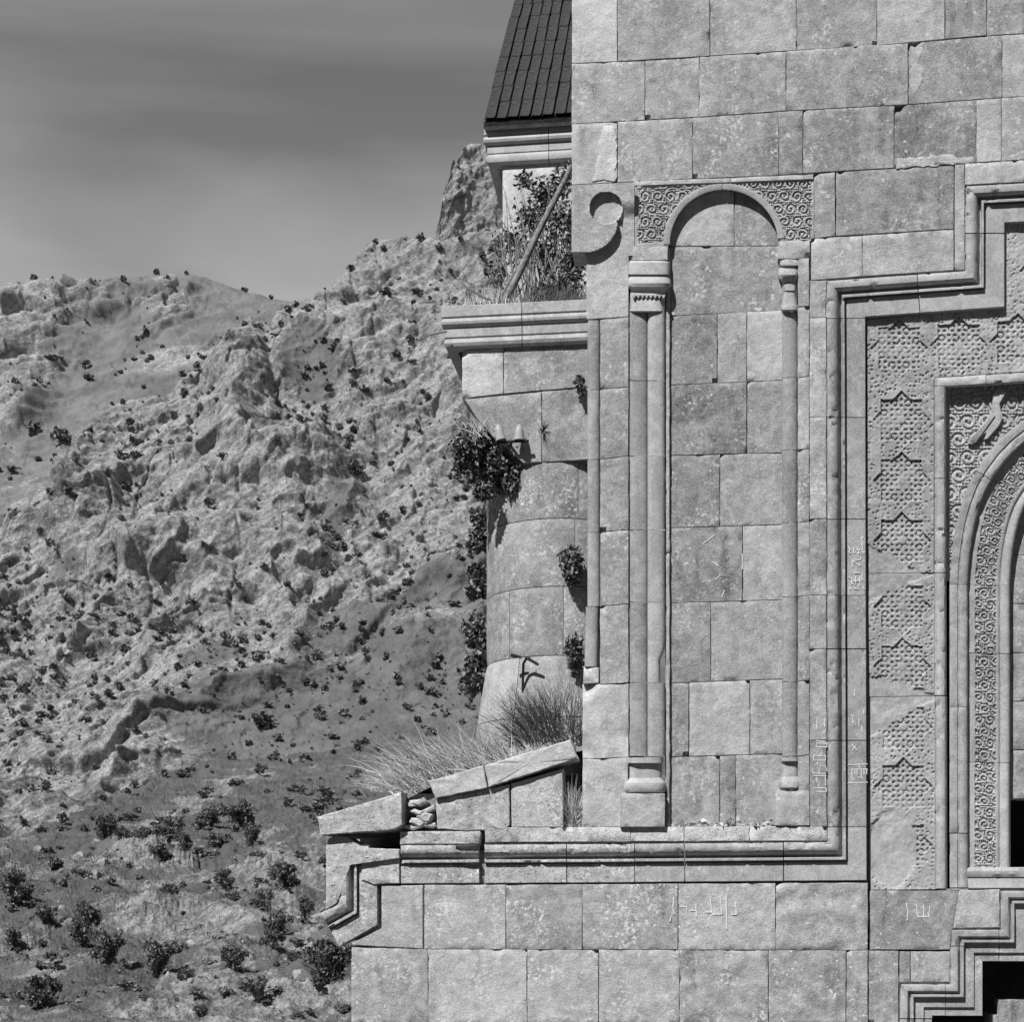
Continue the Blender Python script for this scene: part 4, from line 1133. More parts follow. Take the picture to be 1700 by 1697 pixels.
for k in range(4):
    course(fac, sh(L2, k * 106), sh(L2, (k + 1) * 106), [583] + [690 + 40 * (k % 2) + 130 * j for j in range(6)] + [1490], d=LD, rough=.9, mat=M['rough'], step=14)
block(fac, [(1442, 1579), (1492, 1579), (1492, 1702), (1442, 1702)], d=LD, tone=-.03)
block(fac, [(1445, 1479), (1592, 1479), (1577, 1578), (1445, 1578)], d=LD + 1, tone=-.04, lichen=.2, gap=.3)
block(fac, [(1593, 1479), (1660, 1477), (1660, 1541), (1577, 1542)], d=LD + 1, tone=.05, lichen=1)
block(fac, [(1512, 1580), (1577, 1580), (1577, 1632), (1512, 1632)], d=LD + .4, tone=.04, lichen=.6)
block(fac, [(1493, 1580), (1511, 1580), (1511, 1632), (1493, 1632)], d=LD, tone=.0)
T1 = [(1090 + a / 10.625, 1470 + b / 10.625) for a, b in [(0, 0)]]
def g1(ln, u0, v0, s): return [(u0 + a / s, v0 + b / s) for a, b in ln]
strokes(fac, [g1(l, 1090, 1470, 10.625) for l in [[(305, 220), (285, 400), (312, 520)], [(420, 375), (530, 385), (530, 450)], [(600, 450), (690, 450)], [(695, 330), (703, 560)], [(870, 480), (975, 480)], [(945, 240), (985, 535)],
        [(985, 515), (1150, 515), (1130, 250)], [(1225, 200), (1243, 775)], [(1330, 525), (1410, 515), (1398, 310)], [(250, 560), (240, 640)]]], LD + 1.3, 1.7)
strokes(fac, [g1(l, 1480, 1480, 17) for l in [[(425, 340), (460, 600), (440, 830)], [(700, 360), (740, 720), (1050, 725), (1082, 430)], [(905, 370), (908, 740)]]], LD + 2.0, 1.4)
strokes(fac, [g1(l, 1330, 1130, 7.717) for l in [[(600, 1085), (850, 1070)], [(600, 1318), (850, 1305)], [(650, 1140), (650, 1250), (675, 1280)], [(650, 1140), (850, 1138)], [(690, 1145), (690, 1205)], [(715, 1145), (715, 1205)], [(742, 1090), (752, 1115)],
        [(770, 1140), (770, 1240), (795, 1268)], [(725, 1245), (770, 1240)], [(805, 1145), (805, 1205)], [(840, 1145), (840, 1200)], [(650, 820), (712, 892)], [(705, 830), (655, 900)], [(650, 430), (662, 545)], [(740, 480), (740, 590)],
        [(775, 580), (780, 660)], [(690, 110), (680, 200)], [(805, 375), (800, 430)]]], -8.4, 1.25)
strokes(fac, [g1(l, 1390, 890, 14.13) for l in [[(610, 40), (578, 20), (585, 380), (640, 390)], [(265, 255), (300, 330), (270, 370), (320, 410)], [(380, 255), (385, 400), (430, 380)], [(495, 245), (465, 330), (530, 310), (490, 410), (520, 400)],
        [(560, 490), (550, 545), (350, 600), (545, 690), (490, 690)], [(345, 600), (360, 720)], [(420, 860), (520, 870)], [(270, 970), (330, 990), (350, 1130)], [(430, 950), (432, 1110)], [(530, 960), (530, 1160)], [(380, 1060), (545, 1050)],
        [(590, 850), (580, 1030)], [(380, 1230), (475, 1245)], [(600, 1190), (635, 1250)], [(290, 1200), (300, 1245)]]], -8.4, 1.35)

# ================================================================== PORTAL (carved window frame), still part of the facade
def star_panel(centers, rad=48.0, sq=34.0, flake=None):
    def hf(U, V):
        wu, wv = U + 3.0 * perlin(n2(U / 13, V / 13, 2.)), V + 3.0 * perlin(n2(U / 13, V / 13, 9.))
        o1 = np.cos((wu + wv) * 2 * math.pi / 11) * np.cos((wu - wv) * 2 * math.pi / 11)
        wk = worley(n2(U / 6.8, V / 6.8, 0.5))[0]
        h = -2.6 * (1 - smooth(0.16, 0.36, wk + 0.1 * o1))
        for (cu_, cv_) in centers:
            x = U - cu_ + 1.6 * perlin(n2(U / 28, V / 28, cu_ * .1)); y = V - cv_ + 1.6 * perlin(n2(U / 28, V / 28, cv_ * .1 + 3))
            m = np.minimum(np.maximum(np.abs(x), np.abs(y)) - sq, (np.abs(x) + np.abs(y) - rad) / 1.414)
            ins = m < 0
            g = np.cos(x * 2 * math.pi / 11.4) * np.cos(y * 2 * math.pi / 11.4) + np.cos((x + y) * 2 * math.pi / 16) * np.cos((x - y) * 2 * math.pi / 16)
            g = g + 0.3 * perlin(n2(U / 6, V / 6, cv_))
            hin = -3.0 - 3.0 * smooth(0.25, 0.75, g)
            rr_ = np.hypot(x, y); hin = np.where(rr_ < 9, -3.0 - 1.8 * smooth(1.5, 3, 4 - np.abs(rr_ - 8)), hin)
            h = np.where(ins, hin, h)
            h = np.where((m >= 0) & (m < 3.0), 0.3, h)              # raised band along the star's outline
        if flake is not None:
            k = np.clip(flake(U, V), 0, 1)
            h = h * (1 - k) + k * (-3.0 + 1.5 * fbm(n2(U / 22, V / 22, 8.0), 3))
        wear = smooth(-.1, .35, fbm(n2(U / 40, V / 40, 12.0), 3))
        return h * (1 - 0.55 * wear) - 1.0 * wear + 0.5 * fbm(n2(U / 9, V / 9, 4.0), 3)
    return hf
PD = -18.0
wob = lambda U, V: 9 * perlin(n2(U / 15, V / 15, 6.)) + 4 * perlin(n2(U / 5, V / 5, 1.))
f1 = lambda U, V: smooth(-2, 2, V - (905 + (U - 1443) * 0.52) + wob(U, V)) * smooth(0, 4, 1530 - U)
f2 = lambda U, V: np.maximum(smooth(-2, 2, (1000 - (U - 1443) * 0.45) - V + wob(U, V)), smooth(-2, 2, V - (1120 + (U - 1443) * 0.28) + wob(U, V)))
f3 = lambda U, V: np.maximum(smooth(-2, 2, (1222 - (U - 1448) * 0.62) - V + wob(U, V)), smooth(-.06, .06, 1 - np.hypot((U - 1482) / 40, (V - 1408) / 66) + wob(U, V) / 60))
relief(fac, [(1439, 531), (1550, 521), (1550, 950), (1441, 952)], star_panel([(1493, 578), (1592, 573), (1497, 697), (1497, 798), (1498, 898)], flake=f1), 'carved_panel', M['carved'], d0=PD, tone=.0)
relief(fac, [(1441.5, 953), (1552, 951), (1553, 1155), (1444, 1157)], star_panel([(1498, 1008), (1498, 1107)], flake=f2), 'carved_panel', M['carved'], d0=PD, tone=-.01)
relief(fac, [(1445, 1158), (1553, 1156), (1556, 1477), (1446, 1478)], star_panel([(1500, 1208), (1500, 1306), (1500, 1404)], flake=f3), 'carved_panel', M['carved'], d0=PD, tone=.02)
relief(fac, [(1550, 521), (1668, 510), (1668, 622), (1550, 630)], star_panel([(1493, 578), (1592, 573), (1690, 568)]), 'carved_panel', M['carved'], d0=PD - .5, tone=.0)
relief(fac, [(1668, 370), (1790, 363), (1790, 614), (1668, 622)], star_panel([(1690, 568), (1790, 560), (1740, 450), (1840, 440)]), 'carved_panel', M['carved'], d0=PD - .5, tone=.02, step=2.2)
# portal roll moulding
RQ = [0, 1, 2, 4, 8, 12, 16, 18.5, 20, 20.4]; RD = [-2, -3, -3, .5, 2.5, 3, 2, -1, -6, -26]
RP = [(1552, 1476), (1551, 626), (1790, 610)]
rcs = 850.0
for a, b, tn in ((0, 320, .03), (321, 524, .06), (525, 681, .0), (682, 835, .0), (836, 935, .02), (936, 1089, .02)):
    sweep(fac, RP, RQ, RD, 'roll_moulding_stone', M['smooth'], lo=a + .3, hi=b - .3, tone=tn, d0=PD + 4)
# tympanum with scrolls and a carved bird
relief(fac, [(1570, 638), (1690, 630), (1690, 965), (1570, 965)], lambda U, V: vine(U, V, 5.0, 17.0, 7.0) * smooth(0, 4, U - 1574), 'tympanum', M['carved'], d0=PD - 13, tone=.0, skirt=False,
       keep=lambda u, v: u < np.interp(-v, [-965, -900, -850, -800, -760, -720, -630], [1590, 1597, 1606, 1624, 1652, 1692, 1695]))
relief(fac, [(1690, 630), (1790, 623), (1790, 700), (1690, 740)], lambda U, V: vine(U, V, 7.0, 17.0, 7.0), 'tympanum', M['carved'], d0=PD - 13, tone=.0, step=2.4)
bird = polyblock(fac, [(1648, 655), (1654, 646), (1664, 645), (1671, 652), (1666, 660), (1660, 667), (1661, 680), (1665, 694), (1660, 706), (1650, 718), (1641, 728), (1634, 729), (1638, 718), (1628, 724), (1615, 738), (1607, 737), (1622, 716), (1636, 698), (1646, 682), (1650, 668)],
                 d=PD - 7, depth=10, mat=M['carved'], name='carved_bird', gap=0, jit=0.2, bev=1.6, step=6, tone=.01)
for k in range(4):
    mb = MB(); a = np.array([1651 - 3 * k, 690 + 2.5 * k]); b = np.array([1618 - 3.0 * k, 732 - 1.2 * k + 3])
    mb.tube(F(np.linspace(a[0], b[0], 5), np.linspace(a[1], b[1], 5), PD - 6), [1.3 * PX] * 4 + [.6 * PX], 6)
    o = mb.build('feather', M['carved'], bird)
# arch band, then the carved inner archivolt on the same curve
AP = [(1576, 1474), (1576, 970), (1578, 935), (1582, 900), (1588, 866), (1597, 832), (1609, 801), (1626, 772), (1646, 745), (1668, 722), (1694, 701), (1724, 683), (1758, 668), (1790, 658)]
AQ = [0, .6, 2, 8, 13, 14.5, 16, 17.5, 20, 24, 28, 30, 31, 31.4]; AD = [-6, 0, .6, .6, .4, -1.8, -1.8, .5, 1.6, 1.8, .8, -1.5, -5, -16]
acs = 504.0
for a, b, tn in ((0, 90, .0), (90.4, 300, -.02), (300.4, 504.2, .0), (504.6, 700, -.03), (700.4, 990, .0)):
    sweep(fac, AP, AQ, AD, 'arch_band_stone', M['smooth'], lo=a + .3, hi=b - .3, tone=tn, d0=PD - 9, step=7)
IQ = np.concatenate([[31, 31.5], np.arange(33, 42, 2.2), np.arange(42, 79, 1.7), [80, 82, 84, 85.5, 87, 89, 92, 95, 98, 100, 101.5, 102]])
ID = np.where(IQ < 79, 0, np.interp(IQ, [79, 82, 84, 86, 89, 94, 98, 100, 102], [0, -.5, -3.5, -3.5, -.5, 1.6, .8, -2, -30]))
ih = lambda Q, S, U, V: vine(Q, S, 3.0, 11.0, 9.0) * smooth(42, 44, Q) * (1 - smooth(76, 78, Q))
for a, b, tn in ((18, 208, .03), (208.4, 390, .0), (390.4, 504.2, .0), (504.6, 700, .02), (700.4, 900, .0)):
    sweep(fac, AP, IQ, ID, 'carved_archivolt_stone', M['carved'], lo=a + .3, hi=b - .3, tone=tn, d0=PD - 20, step=1.8, hf=ih, ang=50, nicks=0)
for k_ in range(7):
    block(fac, [(1668, 760 + 81 * k_), (1790, 760 + 81 * k_), (1790, 841 + 81 * k_), (1668, 841 + 81 * k_)], d=-56, depth=40, tone=-.02, name='window_infill_stone')
# sill of the portal window
sweep(fac, [(1606, 1440), (1790, 1440)], [0, 2, 6, 11, 16, 17, 17.5, 19, 34, 36], [-8, -1, 2, 2, -1, -5, -6, -2, -2, -8], 'window_sill', M['smooth'], d0=PD - 10, tone=.08)
block(fac, [(1557, 1476.5), (1608, 1476), (1608, 1479), (1557, 1479)], d=PD + 2, gap=.1, step=4, tone=.05)

# lower doorway: stepped moulding and dark opening
DQ = [0, 1, 2.2, 4, 8, 13, 15.5, 16.5, 18.5, 19, 20, 23, 24, 24.5, 26, 40, 41, 42, 54, 54.6]
DD = [0, -2, -2, .4, 1.2, .6, -3, -8, -8, -4, -2.4, -2.4, -4, -10, -10, -10, -13, -14, -14, -40]
DP = [(1493, 2110), (1493, 1633), (1577, 1633), (1577, 1542), (1661, 1542), (1661, 1477), (1790, 1477)]
dcs = np.concatenate([[0], np.cumsum([477, 84, 91, 84, 65, 129])])
for a, b, tn in ((0, 300, 0), (301, dcs[1] - 60, .02), (dcs[1] - 59, dcs[2] - 8, .05), (dcs[2] - 7, dcs[3] - 30, .02), (dcs[3] - 29, dcs[4] - 3, .0), (dcs[4] - 2, dcs[6], .02)):
    sweep(fac, DP, DQ, DD, 'doorframe_stone', M['smooth'], lo=a + .3, hi=b - .3, tone=tn, d0=LD + 1, step=8, lichen=.6)
block(fac, [(1659, 1660), (1790, 1660), (1790, 2110), (1659, 2110)], d=-62, depth=60, tone=-.02, name='door_pier_stone')
block(fac, [(1645, 1686), (1659, 1686), (1659, 2110), (1645, 2110)], d=-66, depth=60, tone=-.02, name='door_pier_stone', step=5)
# dark chamber behind the openings
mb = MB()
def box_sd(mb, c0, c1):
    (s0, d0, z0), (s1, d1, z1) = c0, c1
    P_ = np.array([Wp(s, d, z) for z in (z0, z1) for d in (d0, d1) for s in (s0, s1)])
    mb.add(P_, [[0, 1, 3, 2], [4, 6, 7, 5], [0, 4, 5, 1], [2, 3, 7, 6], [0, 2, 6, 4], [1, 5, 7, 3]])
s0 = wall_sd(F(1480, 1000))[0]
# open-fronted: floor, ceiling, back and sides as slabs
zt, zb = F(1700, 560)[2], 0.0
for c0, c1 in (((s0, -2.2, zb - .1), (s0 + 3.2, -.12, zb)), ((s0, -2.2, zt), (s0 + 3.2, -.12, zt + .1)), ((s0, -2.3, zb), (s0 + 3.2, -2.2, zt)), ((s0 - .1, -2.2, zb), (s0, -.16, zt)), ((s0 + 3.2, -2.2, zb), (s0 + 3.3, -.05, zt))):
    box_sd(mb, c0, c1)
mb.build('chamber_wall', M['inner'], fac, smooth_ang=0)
# intermediate floor between window and door
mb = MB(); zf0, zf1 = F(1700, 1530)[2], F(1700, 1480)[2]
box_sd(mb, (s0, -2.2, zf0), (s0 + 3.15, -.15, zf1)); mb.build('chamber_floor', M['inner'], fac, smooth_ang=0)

# the portal is symmetrical: its right half, beyond the picture's edge, mirrors the left one
SM = wall_sd(F(1790, 1000))[0]; SLIM = wall_sd(F(1437, 1000))[0]
def mirror_mesh(me):
    m2 = me.copy(); n = len(m2.vertices); co = np.zeros(n * 3); m2.vertices.foreach_get('co', co); co = co.reshape(-1, 3)
    s = (co - P0) @ TV
    co = co + (2 * (SM - s))[:, None] * TV
    m2.vertices.foreach_set('co', co.ravel()); m2.flip_normals(); m2.update(); return m2
for o in list(fac.children):
    if o.name.startswith(('chamber', 'wall_core', 'scratched_stroke', 'scratch')): continue
    n = len(o.data.vertices); co = np.zeros(n * 3); o.data.vertices.foreach_get('co', co)
    if ((co.reshape(-1, 3) - P0) @ TV).min() < SLIM: continue
    c = o.copy(); c.data = mirror_mesh(o.data); col.objects.link(c)
    for g in o.children:
        h = g.copy(); h.data = mirror_mesh(g.data); h.parent = c; col.objects.link(h)
# ================================================================== SIDE CHAPEL GABLE (sloping slabs on the lower left)
ch = thing('chapel_gable', F(740, 1400, 0), 'ruined low chapel gable of pale sloping slabs beside the tall facade', 'chapel')
polyblock(ch, [(526, 1357), (667, 1315), (669, 1370), (655, 1379), (533, 1388)], d=14, depth=190, tone=.06, lichen=1.0, mat=M['pitted'], name='roof_slab', rough=2.4, jit=2.2, step=6)
polyblock(ch, [(711, 1297), (803, 1271), (810, 1309), (723, 1327)], d=10, depth=190, tone=.08, lichen=.5, name='roof_slab', rough=2.0, jit=1.8, step=6)
polyblock(ch, [(804, 1271), (947, 1228), (960, 1260), (811, 1308)], d=11, depth=190, tone=.11, lichen=.6, name='roof_slab', rough=2.0, jit=1.8, step=6)
polyblock(ch, [(723, 1328), (846, 1302), (847, 1372), (838, 1378), (770, 1381), (726, 1377)], d=2, depth=60, tone=.05, lichen=1, mat=M['pitted'], rough=2.6, jit=1.8, step=6)
polyblock(ch, [(848, 1301), (935, 1276), (936, 1375), (849, 1375)], d=1, depth=60, tone=.09, lichen=.8, mat=M['pitted'])
rr = np.random.RandomState(8)
for k, (cu_, cv_, s_) in enumerate([(694, 1331, 17), (705, 1343, 19), (690, 1350, 13), (708, 1358, 18), (694, 1366, 17), (713, 1371, 13), (684, 1374, 13), (681, 1339, 9)]):
    an = np.sort(rr.rand(8) * 6.28)
    polyblock(ch, [(cu_ + s_ * 1.05 * math.cos(a) * (.7 + .4 * rr.rand()), cv_ + s_ * .55 * math.sin(a) * (.7 + .4 * rr.rand())) for a in an], d=-6 + 8 * rr.rand(), depth=40, mat=M['pale'], name='rubble_stone', tone=-.03, bev=3, jit=1.2, rough=2.5, step=6)
# eroded stones under the left slab and the mouldings' backing
polyblock(ch, [(541, 1404), (546, 1392), (560, 1387), (576, 1389), (598, 1404), (612, 1408), (664, 1410), (664, 1426), (600, 1428), (561, 1416), (561, 1500), (541, 1512)], d=1.2, depth=60, mat=M['pitted'], tone=.02, lichen=1, name='stone_block', rough=1.5, jit=1.0, step=7)
block(ch, [(542, 1468), (560, 1468), (560, 1499), (542, 1512)], d=2.5, depth=60, mat=M['pitted'], lichen=1, step=5)
polyblock(ch, [(664, 1381), (797, 1379), (800, 1384), (796, 1403), (664, 1403)], d=1, depth=50, mat=M['pitted'], tone=.04, lichen=1, rough=1.6)
polyblock(ch, [(600, 1428), (664, 1426), (664, 1468), (620, 1470), (600, 1462)], d=-6, depth=50, mat=M['pitted'], tone=.06, lichen=1, rough=2.4, jit=1.5)
rect_core(ch, [(556, 1412, 948, 1474)], d=-22, depth=420)
rect_core(ch, [(676, 1318, 940, 1420)], d=-30, depth=380)
rect_core(ch, [(592, 1470, 940, 2110)], d=-40, depth=420, name='wall_core')
# soil lying on the chapel roof
ss, dd_ = np.meshgrid(np.linspace(540, 985, 60), np.linspace(-18, -330, 24))
vv_ = np.interp(ss, [540, 660, 715, 950, 985], [1362, 1326, 1306, 1240, 1232])
P_ = F(ss, vv_, -18.0) - NV * ((-18 - dd_) * PX)[..., None]
P_[..., 2] += 0.05 * fbm(P_ * 3, 3) + 0.05 * np.sin(np.clip((-18 - dd_) / 312, 0, 1) * 3.14) - .02 - 0.25 * smooth(0.75, 1.0, (-18 - dd_) / 312)
mk('roof_soil', P_.reshape(-1, 3), grid_faces(*ss.shape), M['soil'], ch, smooth_ang=180)

# ================================================================== ROUNDED TOWER between facade and chapel
tw = thing('corner_turret', F(900, 1240, -90), 'rounded stone turret with moulded cornice behind the facade edge', 'turret')
TD = -85.0
sL = wall_sd(F(767, 600, TD))[0]; sR = wall_sd(F(1010, 600, TD))[0]; dT = TD * PX
# cornice: profile swept round the left corner
def plan_sweep(parent, plan, prof, name, mat, tone=None, lichen=None):
    """plan: (s, d) path, outside on its left when walking right-to-left reversed; prof: (out, z)"""
    p = np.array(plan, float); t = p[1:] - p[:-1]; t /= np.linalg.norm(t, axis=1)[:, None]; nr = np.stack([-t[:, 1], t[:, 0]], 1)
    off = np.zeros_like(p); off[0], off[-1] = nr[0], nr[-1]
    for i in range(1, len(p) - 1):
        m = nr[i - 1] + nr[i]; m /= np.linalg.norm(m); off[i] = m / max(.3, m @ nr[i])
    pr = np.array(prof, float)
    V_ = np.stack([Wp(p[i, 0] + off[i, 0] * pr[:, 0], p[i, 1] + off[i, 1] * pr[:, 0], pr[:, 1]) for i in range(len(p))])
    n, k = len(p), len(pr)
    fs = [list(q) for q in grid_faces(n, k)]
    fs.append(list(range(k))); fs.append([(n - 1) * k + j for j in range(k)])
    return mk(name, V_.reshape(-1, 3), fs, mat, parent, smooth_ang=30, tone=tone, lichen=lichen)
def cornice(parent, uL, uR, uj, vtop, d, sc, prof, nm='cornice_stone', tones=(.08, .05), back=.9):
    zt_ = F((uL + uR) / 2, vtop, d)[2]; s_ = [wall_sd(F(u, vtop, d))[0] for u in (uL, uj, uR)]
    pr = [(o * PX * sc, zt_ - z * PX * sc) for o, z in prof]
    dm = d * PX
    plan_sweep(parent, [(s_[0], dm - back), (s_[0], dm), (s_[1] - .004, dm)], pr, nm, M['smooth'], tones[0], .5)
    plan_sweep(parent, [(s_[1] + .002, dm), (s_[2], dm)], pr, nm, M['smooth'], tones[1], .5)
CP = [(-10, -1), (13, -1), (14, 0), (14, 17), (12, 18.5), (12, 20), (13.5, 22), (15, 26), (14.2, 30), (11, 33.5), (7, 35), (9.5, 37), (9.5, 50), (7.8, 51.5), (7.8, 53), (9.5, 56), (10.5, 60), (8.5, 65), (4, 68), (-3, 69), (-10, 69)]
cornice(tw, 749, 1000, 868, 508, TD, 1.04, CP)
# square head courses
block(tw, [(767, 582), (836, 577), (836, 654), (767, 662)], d=TD, depth=150, tone=.10, lichen=1.0, mat=M['rough'], chips=((0, 10), (3, 8)), rough=.8)
block(tw, [(836, 577), (1000, 568), (1000, 640), (836, 654)], d=TD, depth=150, tone=-.01, lichen=.7, rough=.6)
polyblock(tw, [(770, 663), (900, 650), (900, 768), (868, 770), (848, 752), (820, 728), (795, 700)], d=TD, depth=120, tone=-.01, lichen=.6)
block(tw, [(900, 650), (1000, 642), (1000, 762), (900, 768)], d=TD, depth=150, tone=-.02, lichen=.4)
rect_core(tw, [(780, 585, 1000, 720), (830, 720, 1000, 770)], d=TD - 10, depth=180)
# rounded body below
RC = 132 * PX; 
def tang(sc_): 
    a = np.linspace(0, 2 * math.pi, 400); P_ = Wp(sc_ + RC * np.cos(a), dT - RC + RC * np.sin(a), 4.0)
    return (P_[:, 0] / P_[:, 1] * FPX + CU).min()
lo_, hi_ = wall_sd(F(850, 900, TD))[0], wall_sd(F(1050, 900, TD))[0]
for _ in range(40):
    mid = (lo_ + hi_) / 2
    if tang(mid) < 808: lo_ = mid
    else: hi_ = mid
SC = mid; DC = dT - RC
def znear(v): return float(F(930, v, TD)[2])
def drum(z0, z1, a0, a1, r0=RC, r1=RC, tone=0., lichen=.4, name='curved_stone'):
    na, nz = max(6, int((a1 - a0) / R(5))), 12
    A_, Z_ = np.meshgrid(np.linspace(a0 + .004, a1 - .004, na), np.linspace(z0 - .003, z1 + .003, nz))
    tz = (Z_ - z0) / (z1 - z0)
    rr_ = r0 + (r1 - r0) * tz + .0016 * fbm(np.stack([A_ * 4, Z_ * 6, 0 * A_ + z0], -1), 3)
    ed = np.ones_like(A_); ed[1:-1, 1:-1] = 0; rr_ = rr_ - ed * .006
    V_ = Wp(SC + rr_ * np.cos(A_), DC + rr_ * np.sin(A_), Z_)
    n0 = V_.size // 3; nr_, nc_ = A_.shape
    rim = list(range(nc_)) + [i * nc_ + nc_ - 1 for i in range(1, nr_)] + [(nr_ - 1) * nc_ + j for j in range(nc_ - 2, -1, -1)] + [i * nc_ for i in range(nr_ - 2, 0, -1)]
    fl = V_.reshape(-1, 3); cen = Wp(SC, DC, fl[rim][:, 2]); back = fl[rim] + (cen - fl[rim]) * .25
    m = len(rim)
    fs = np.concatenate([grid_faces(nr_, nc_), np.array([[rim[k], rim[(k + 1) % m], n0 + (k + 1) % m, n0 + k] for k in range(m)])])
    mk(name, np.concatenate([fl, back]), fs, M['ashlar'], tw, smooth_ang=40, tone=tone - .035, lichen=lichen)
def ang_at(u):
    a = np.linspace(R(20), R(170), 600); P_ = Wp(SC + RC * np.cos(a), DC + RC * np.sin(a), 4.0); return a[np.argmin(np.abs(P_[:, 0] / P_[:, 1] * FPX + CU - u))]
zs = [znear(v) for v in (764, 860, 973, 1088)]
drum(zs[0], zs[1], R(-10), R(70), tone=-.02); drum(zs[0], zs[1], R(70), R(230), tone=-.01, lichen=.7)
drum(zs[1], zs[2], R(-10), ang_at(955), tone=.02); drum(zs[1], zs[2], ang_at(955), R(230), tone=-.01, lichen=.8)
drum(zs[2], zs[3], R(-10), ang_at(935), tone=.03, lichen=1); drum(zs[2], zs[3], ang_at(935), ang_at(845), tone=-.02, lichen=.9); drum(zs[2], zs[3], ang_at(845), R(230), tone=-.03)
z4, z5 = znear(1192), znear(1290)
drum(zs[3], z4, R(-10), ang_at(862), RC, RC + .075, tone=.0); drum(zs[3], z4, ang_at(862), R(230), RC, RC + .075, tone=.07, lichen=.2)
drum(z4, z5, R(-10), R(100), RC + .075, RC + .10, tone=.0); drum(z4, z5, R(100), R(230), RC + .075, RC + .10, tone=.02)
mb = MB(); an = np.linspace(0, 2 * math.pi, 40)
for z_, z2 in ((z5, zs[0] + .15),):
    mb.tube([Wp(SC, DC, z_), Wp(SC, DC, z2)], RC - .03, 40)
mb.build('turret_core', M['mortar'], tw)
# soil on its top
zt_ = F(860, 506, TD)[2]
ss, dd_ = np.meshgrid(np.linspace(sL - .1, sR + .3, 40), np.linspace(dT - .04, dT - 3.4, 50))
P_ = Wp(ss, dd_, zt_ - .03 + 0 * ss); P_[..., 2] += .05 * fbm(P_ * 2.2, 3) * smooth(0, .3, dT - dd_) + .10 * smooth(0, 1.2, dT - dd_)
mk('turret_soil', P_.reshape(-1, 3), grid_faces(*ss.shape), M['soil'], tw, smooth_ang=180)

# ================================================================== CHURCH BODY BEHIND (wall, cornice and tiled roof at the top)
cb = thing('church_nave', F(890, 520, -800), 'higher church block behind with dark tiled roof and pale moulded cornice', 'church')
CD = -800.0
polyblock(cb, [(838, 268), (960, 262), (960, 400), (834, 402), (834, 282)], d=CD, depth=300, tone=.16, lichen=1, mat=M['rough'], jit=.3)
polyblock(cb, [(834, 402), (960, 400), (960, 530), (834, 530)], d=CD, depth=300, tone=.10, lichen=1, mat=M['rough'], jit=.3)
polyblock(cb, [(960, 262), (1080, 258), (1080, 530), (960, 530)], d=CD, depth=300, tone=.05, mat=M['rough'])
CP2 = [(-10, -1), (15, -1), (16, 0), (16, 12), (13.5, 13.5), (13.5, 15), (16, 18), (17.5, 23), (16, 28), (11, 32), (7, 33), (10, 35), (10, 48), (8.5, 50), (10, 53), (11.5, 59), (9.5, 66), (4, 70), (-4, 72), (-10, 72)]
cornice(cb, 818, 1060, 912, 212, CD, 1.08, CP2, tones=(.12, .12), back=2.5)
ze = float(F(870, 196, CD + 26)[2]); sE0 = wall_sd(F(803, 196, CD + 26))[0]; sE1 = wall_sd(F(1050, 196, CD + 26))[0]; dE = (CD + 26) * PX
# eaves board
mb = MB(); box_sd(mb, (sE0, dE - .5, ze - .055), (sE1, dE, ze - .005)); mb.build('eaves_board', M['tile'], cb, smooth_ang=0)
SLP = R(47); up = np.array([0, -math.cos(SLP), math.sin(SLP)]); nout = np.array([0, math.sin(SLP), math.cos(SLP)])
mb = MB(); L_ = 3.6
c_ = [(sE0 + .01, dE, ze), (sE1, dE, ze)]
P_ = np.array([Wp(a + 0, dE - math.cos(SLP) * l, ze - .01 + math.sin(SLP) * l - h) for h in (0, .08) for l in (0, L_) for a in (sE0 + .01, sE1)])
mb.add(P_, [[0, 1, 3, 2], [4, 6, 7, 5], [0, 4, 5, 1], [2, 3, 7, 6], [0, 2, 6, 4], [1, 5, 7, 3]]); roof = mb.build('roof', M['tile'], cb, smooth_ang=0)
tw_, tl_ = .108, .40
prof = [(-.5, .0), (-.42, .0), (-.40, .012), (.30, .010), (.37, .013), (.40, .022), (.435, .026), (.47, .022), (.5, .012)]
tv, tf = [], []
for l in (0, 1):
    for x, h in prof: tv.append((x * tw_, l * tl_ * 1.06, h + (.003 if l == 0 else 0)))
for x, h in prof: tv.append((x * tw_, 0, h + .003 - .008))
n = len(prof); tf = [[j, j + 1, n + j + 1, n + j] for j in range(n - 1)] + [[2 * n + j, 2 * n + j + 1, j + 1, j] for j in range(n - 1)]
tvw = [Wp(x, -math.cos(SLP) * y + math.sin(SLP) * h, math.sin(SLP) * y + math.cos(SLP) * h) - Wp(0, 0, 0) for x, y, h in tv]
tme = bpy.data.meshes.new('roof_tile'); tme.from_pydata([tuple(map(float, p)) for p in tvw], [], tf); tme.materials.append(M['tile']); tme.update()
for j in range(9):
    for i in range(17):
        s_ = sE0 + tw_ * (i + .52)
        if s_ > sE1: break
        o = bpy.data.objects.new('roof_tile', tme); col.objects.link(o); o.parent = roof
        p = Wp(s_, dE - math.cos(SLP) * tl_ * j + .012, ze + math.sin(SLP) * tl_ * j) + TV * rng.uniform(-.006, .006) + ZV * rng.uniform(-.003, .006)
        o.location = tuple(map(float, p)); o.rotation_euler = (0, 0, rng.uniform(-.01, .01))

# ================================================================== PLANTS AND SMALL THINGS ON THE MASONRY
def pxblobs(lst, dep=1.0): return [(F(u, v, d), (ru * PX, ru * PX * dep, rv * PX), w) for (u, v, d, ru, rv, w) in lst]
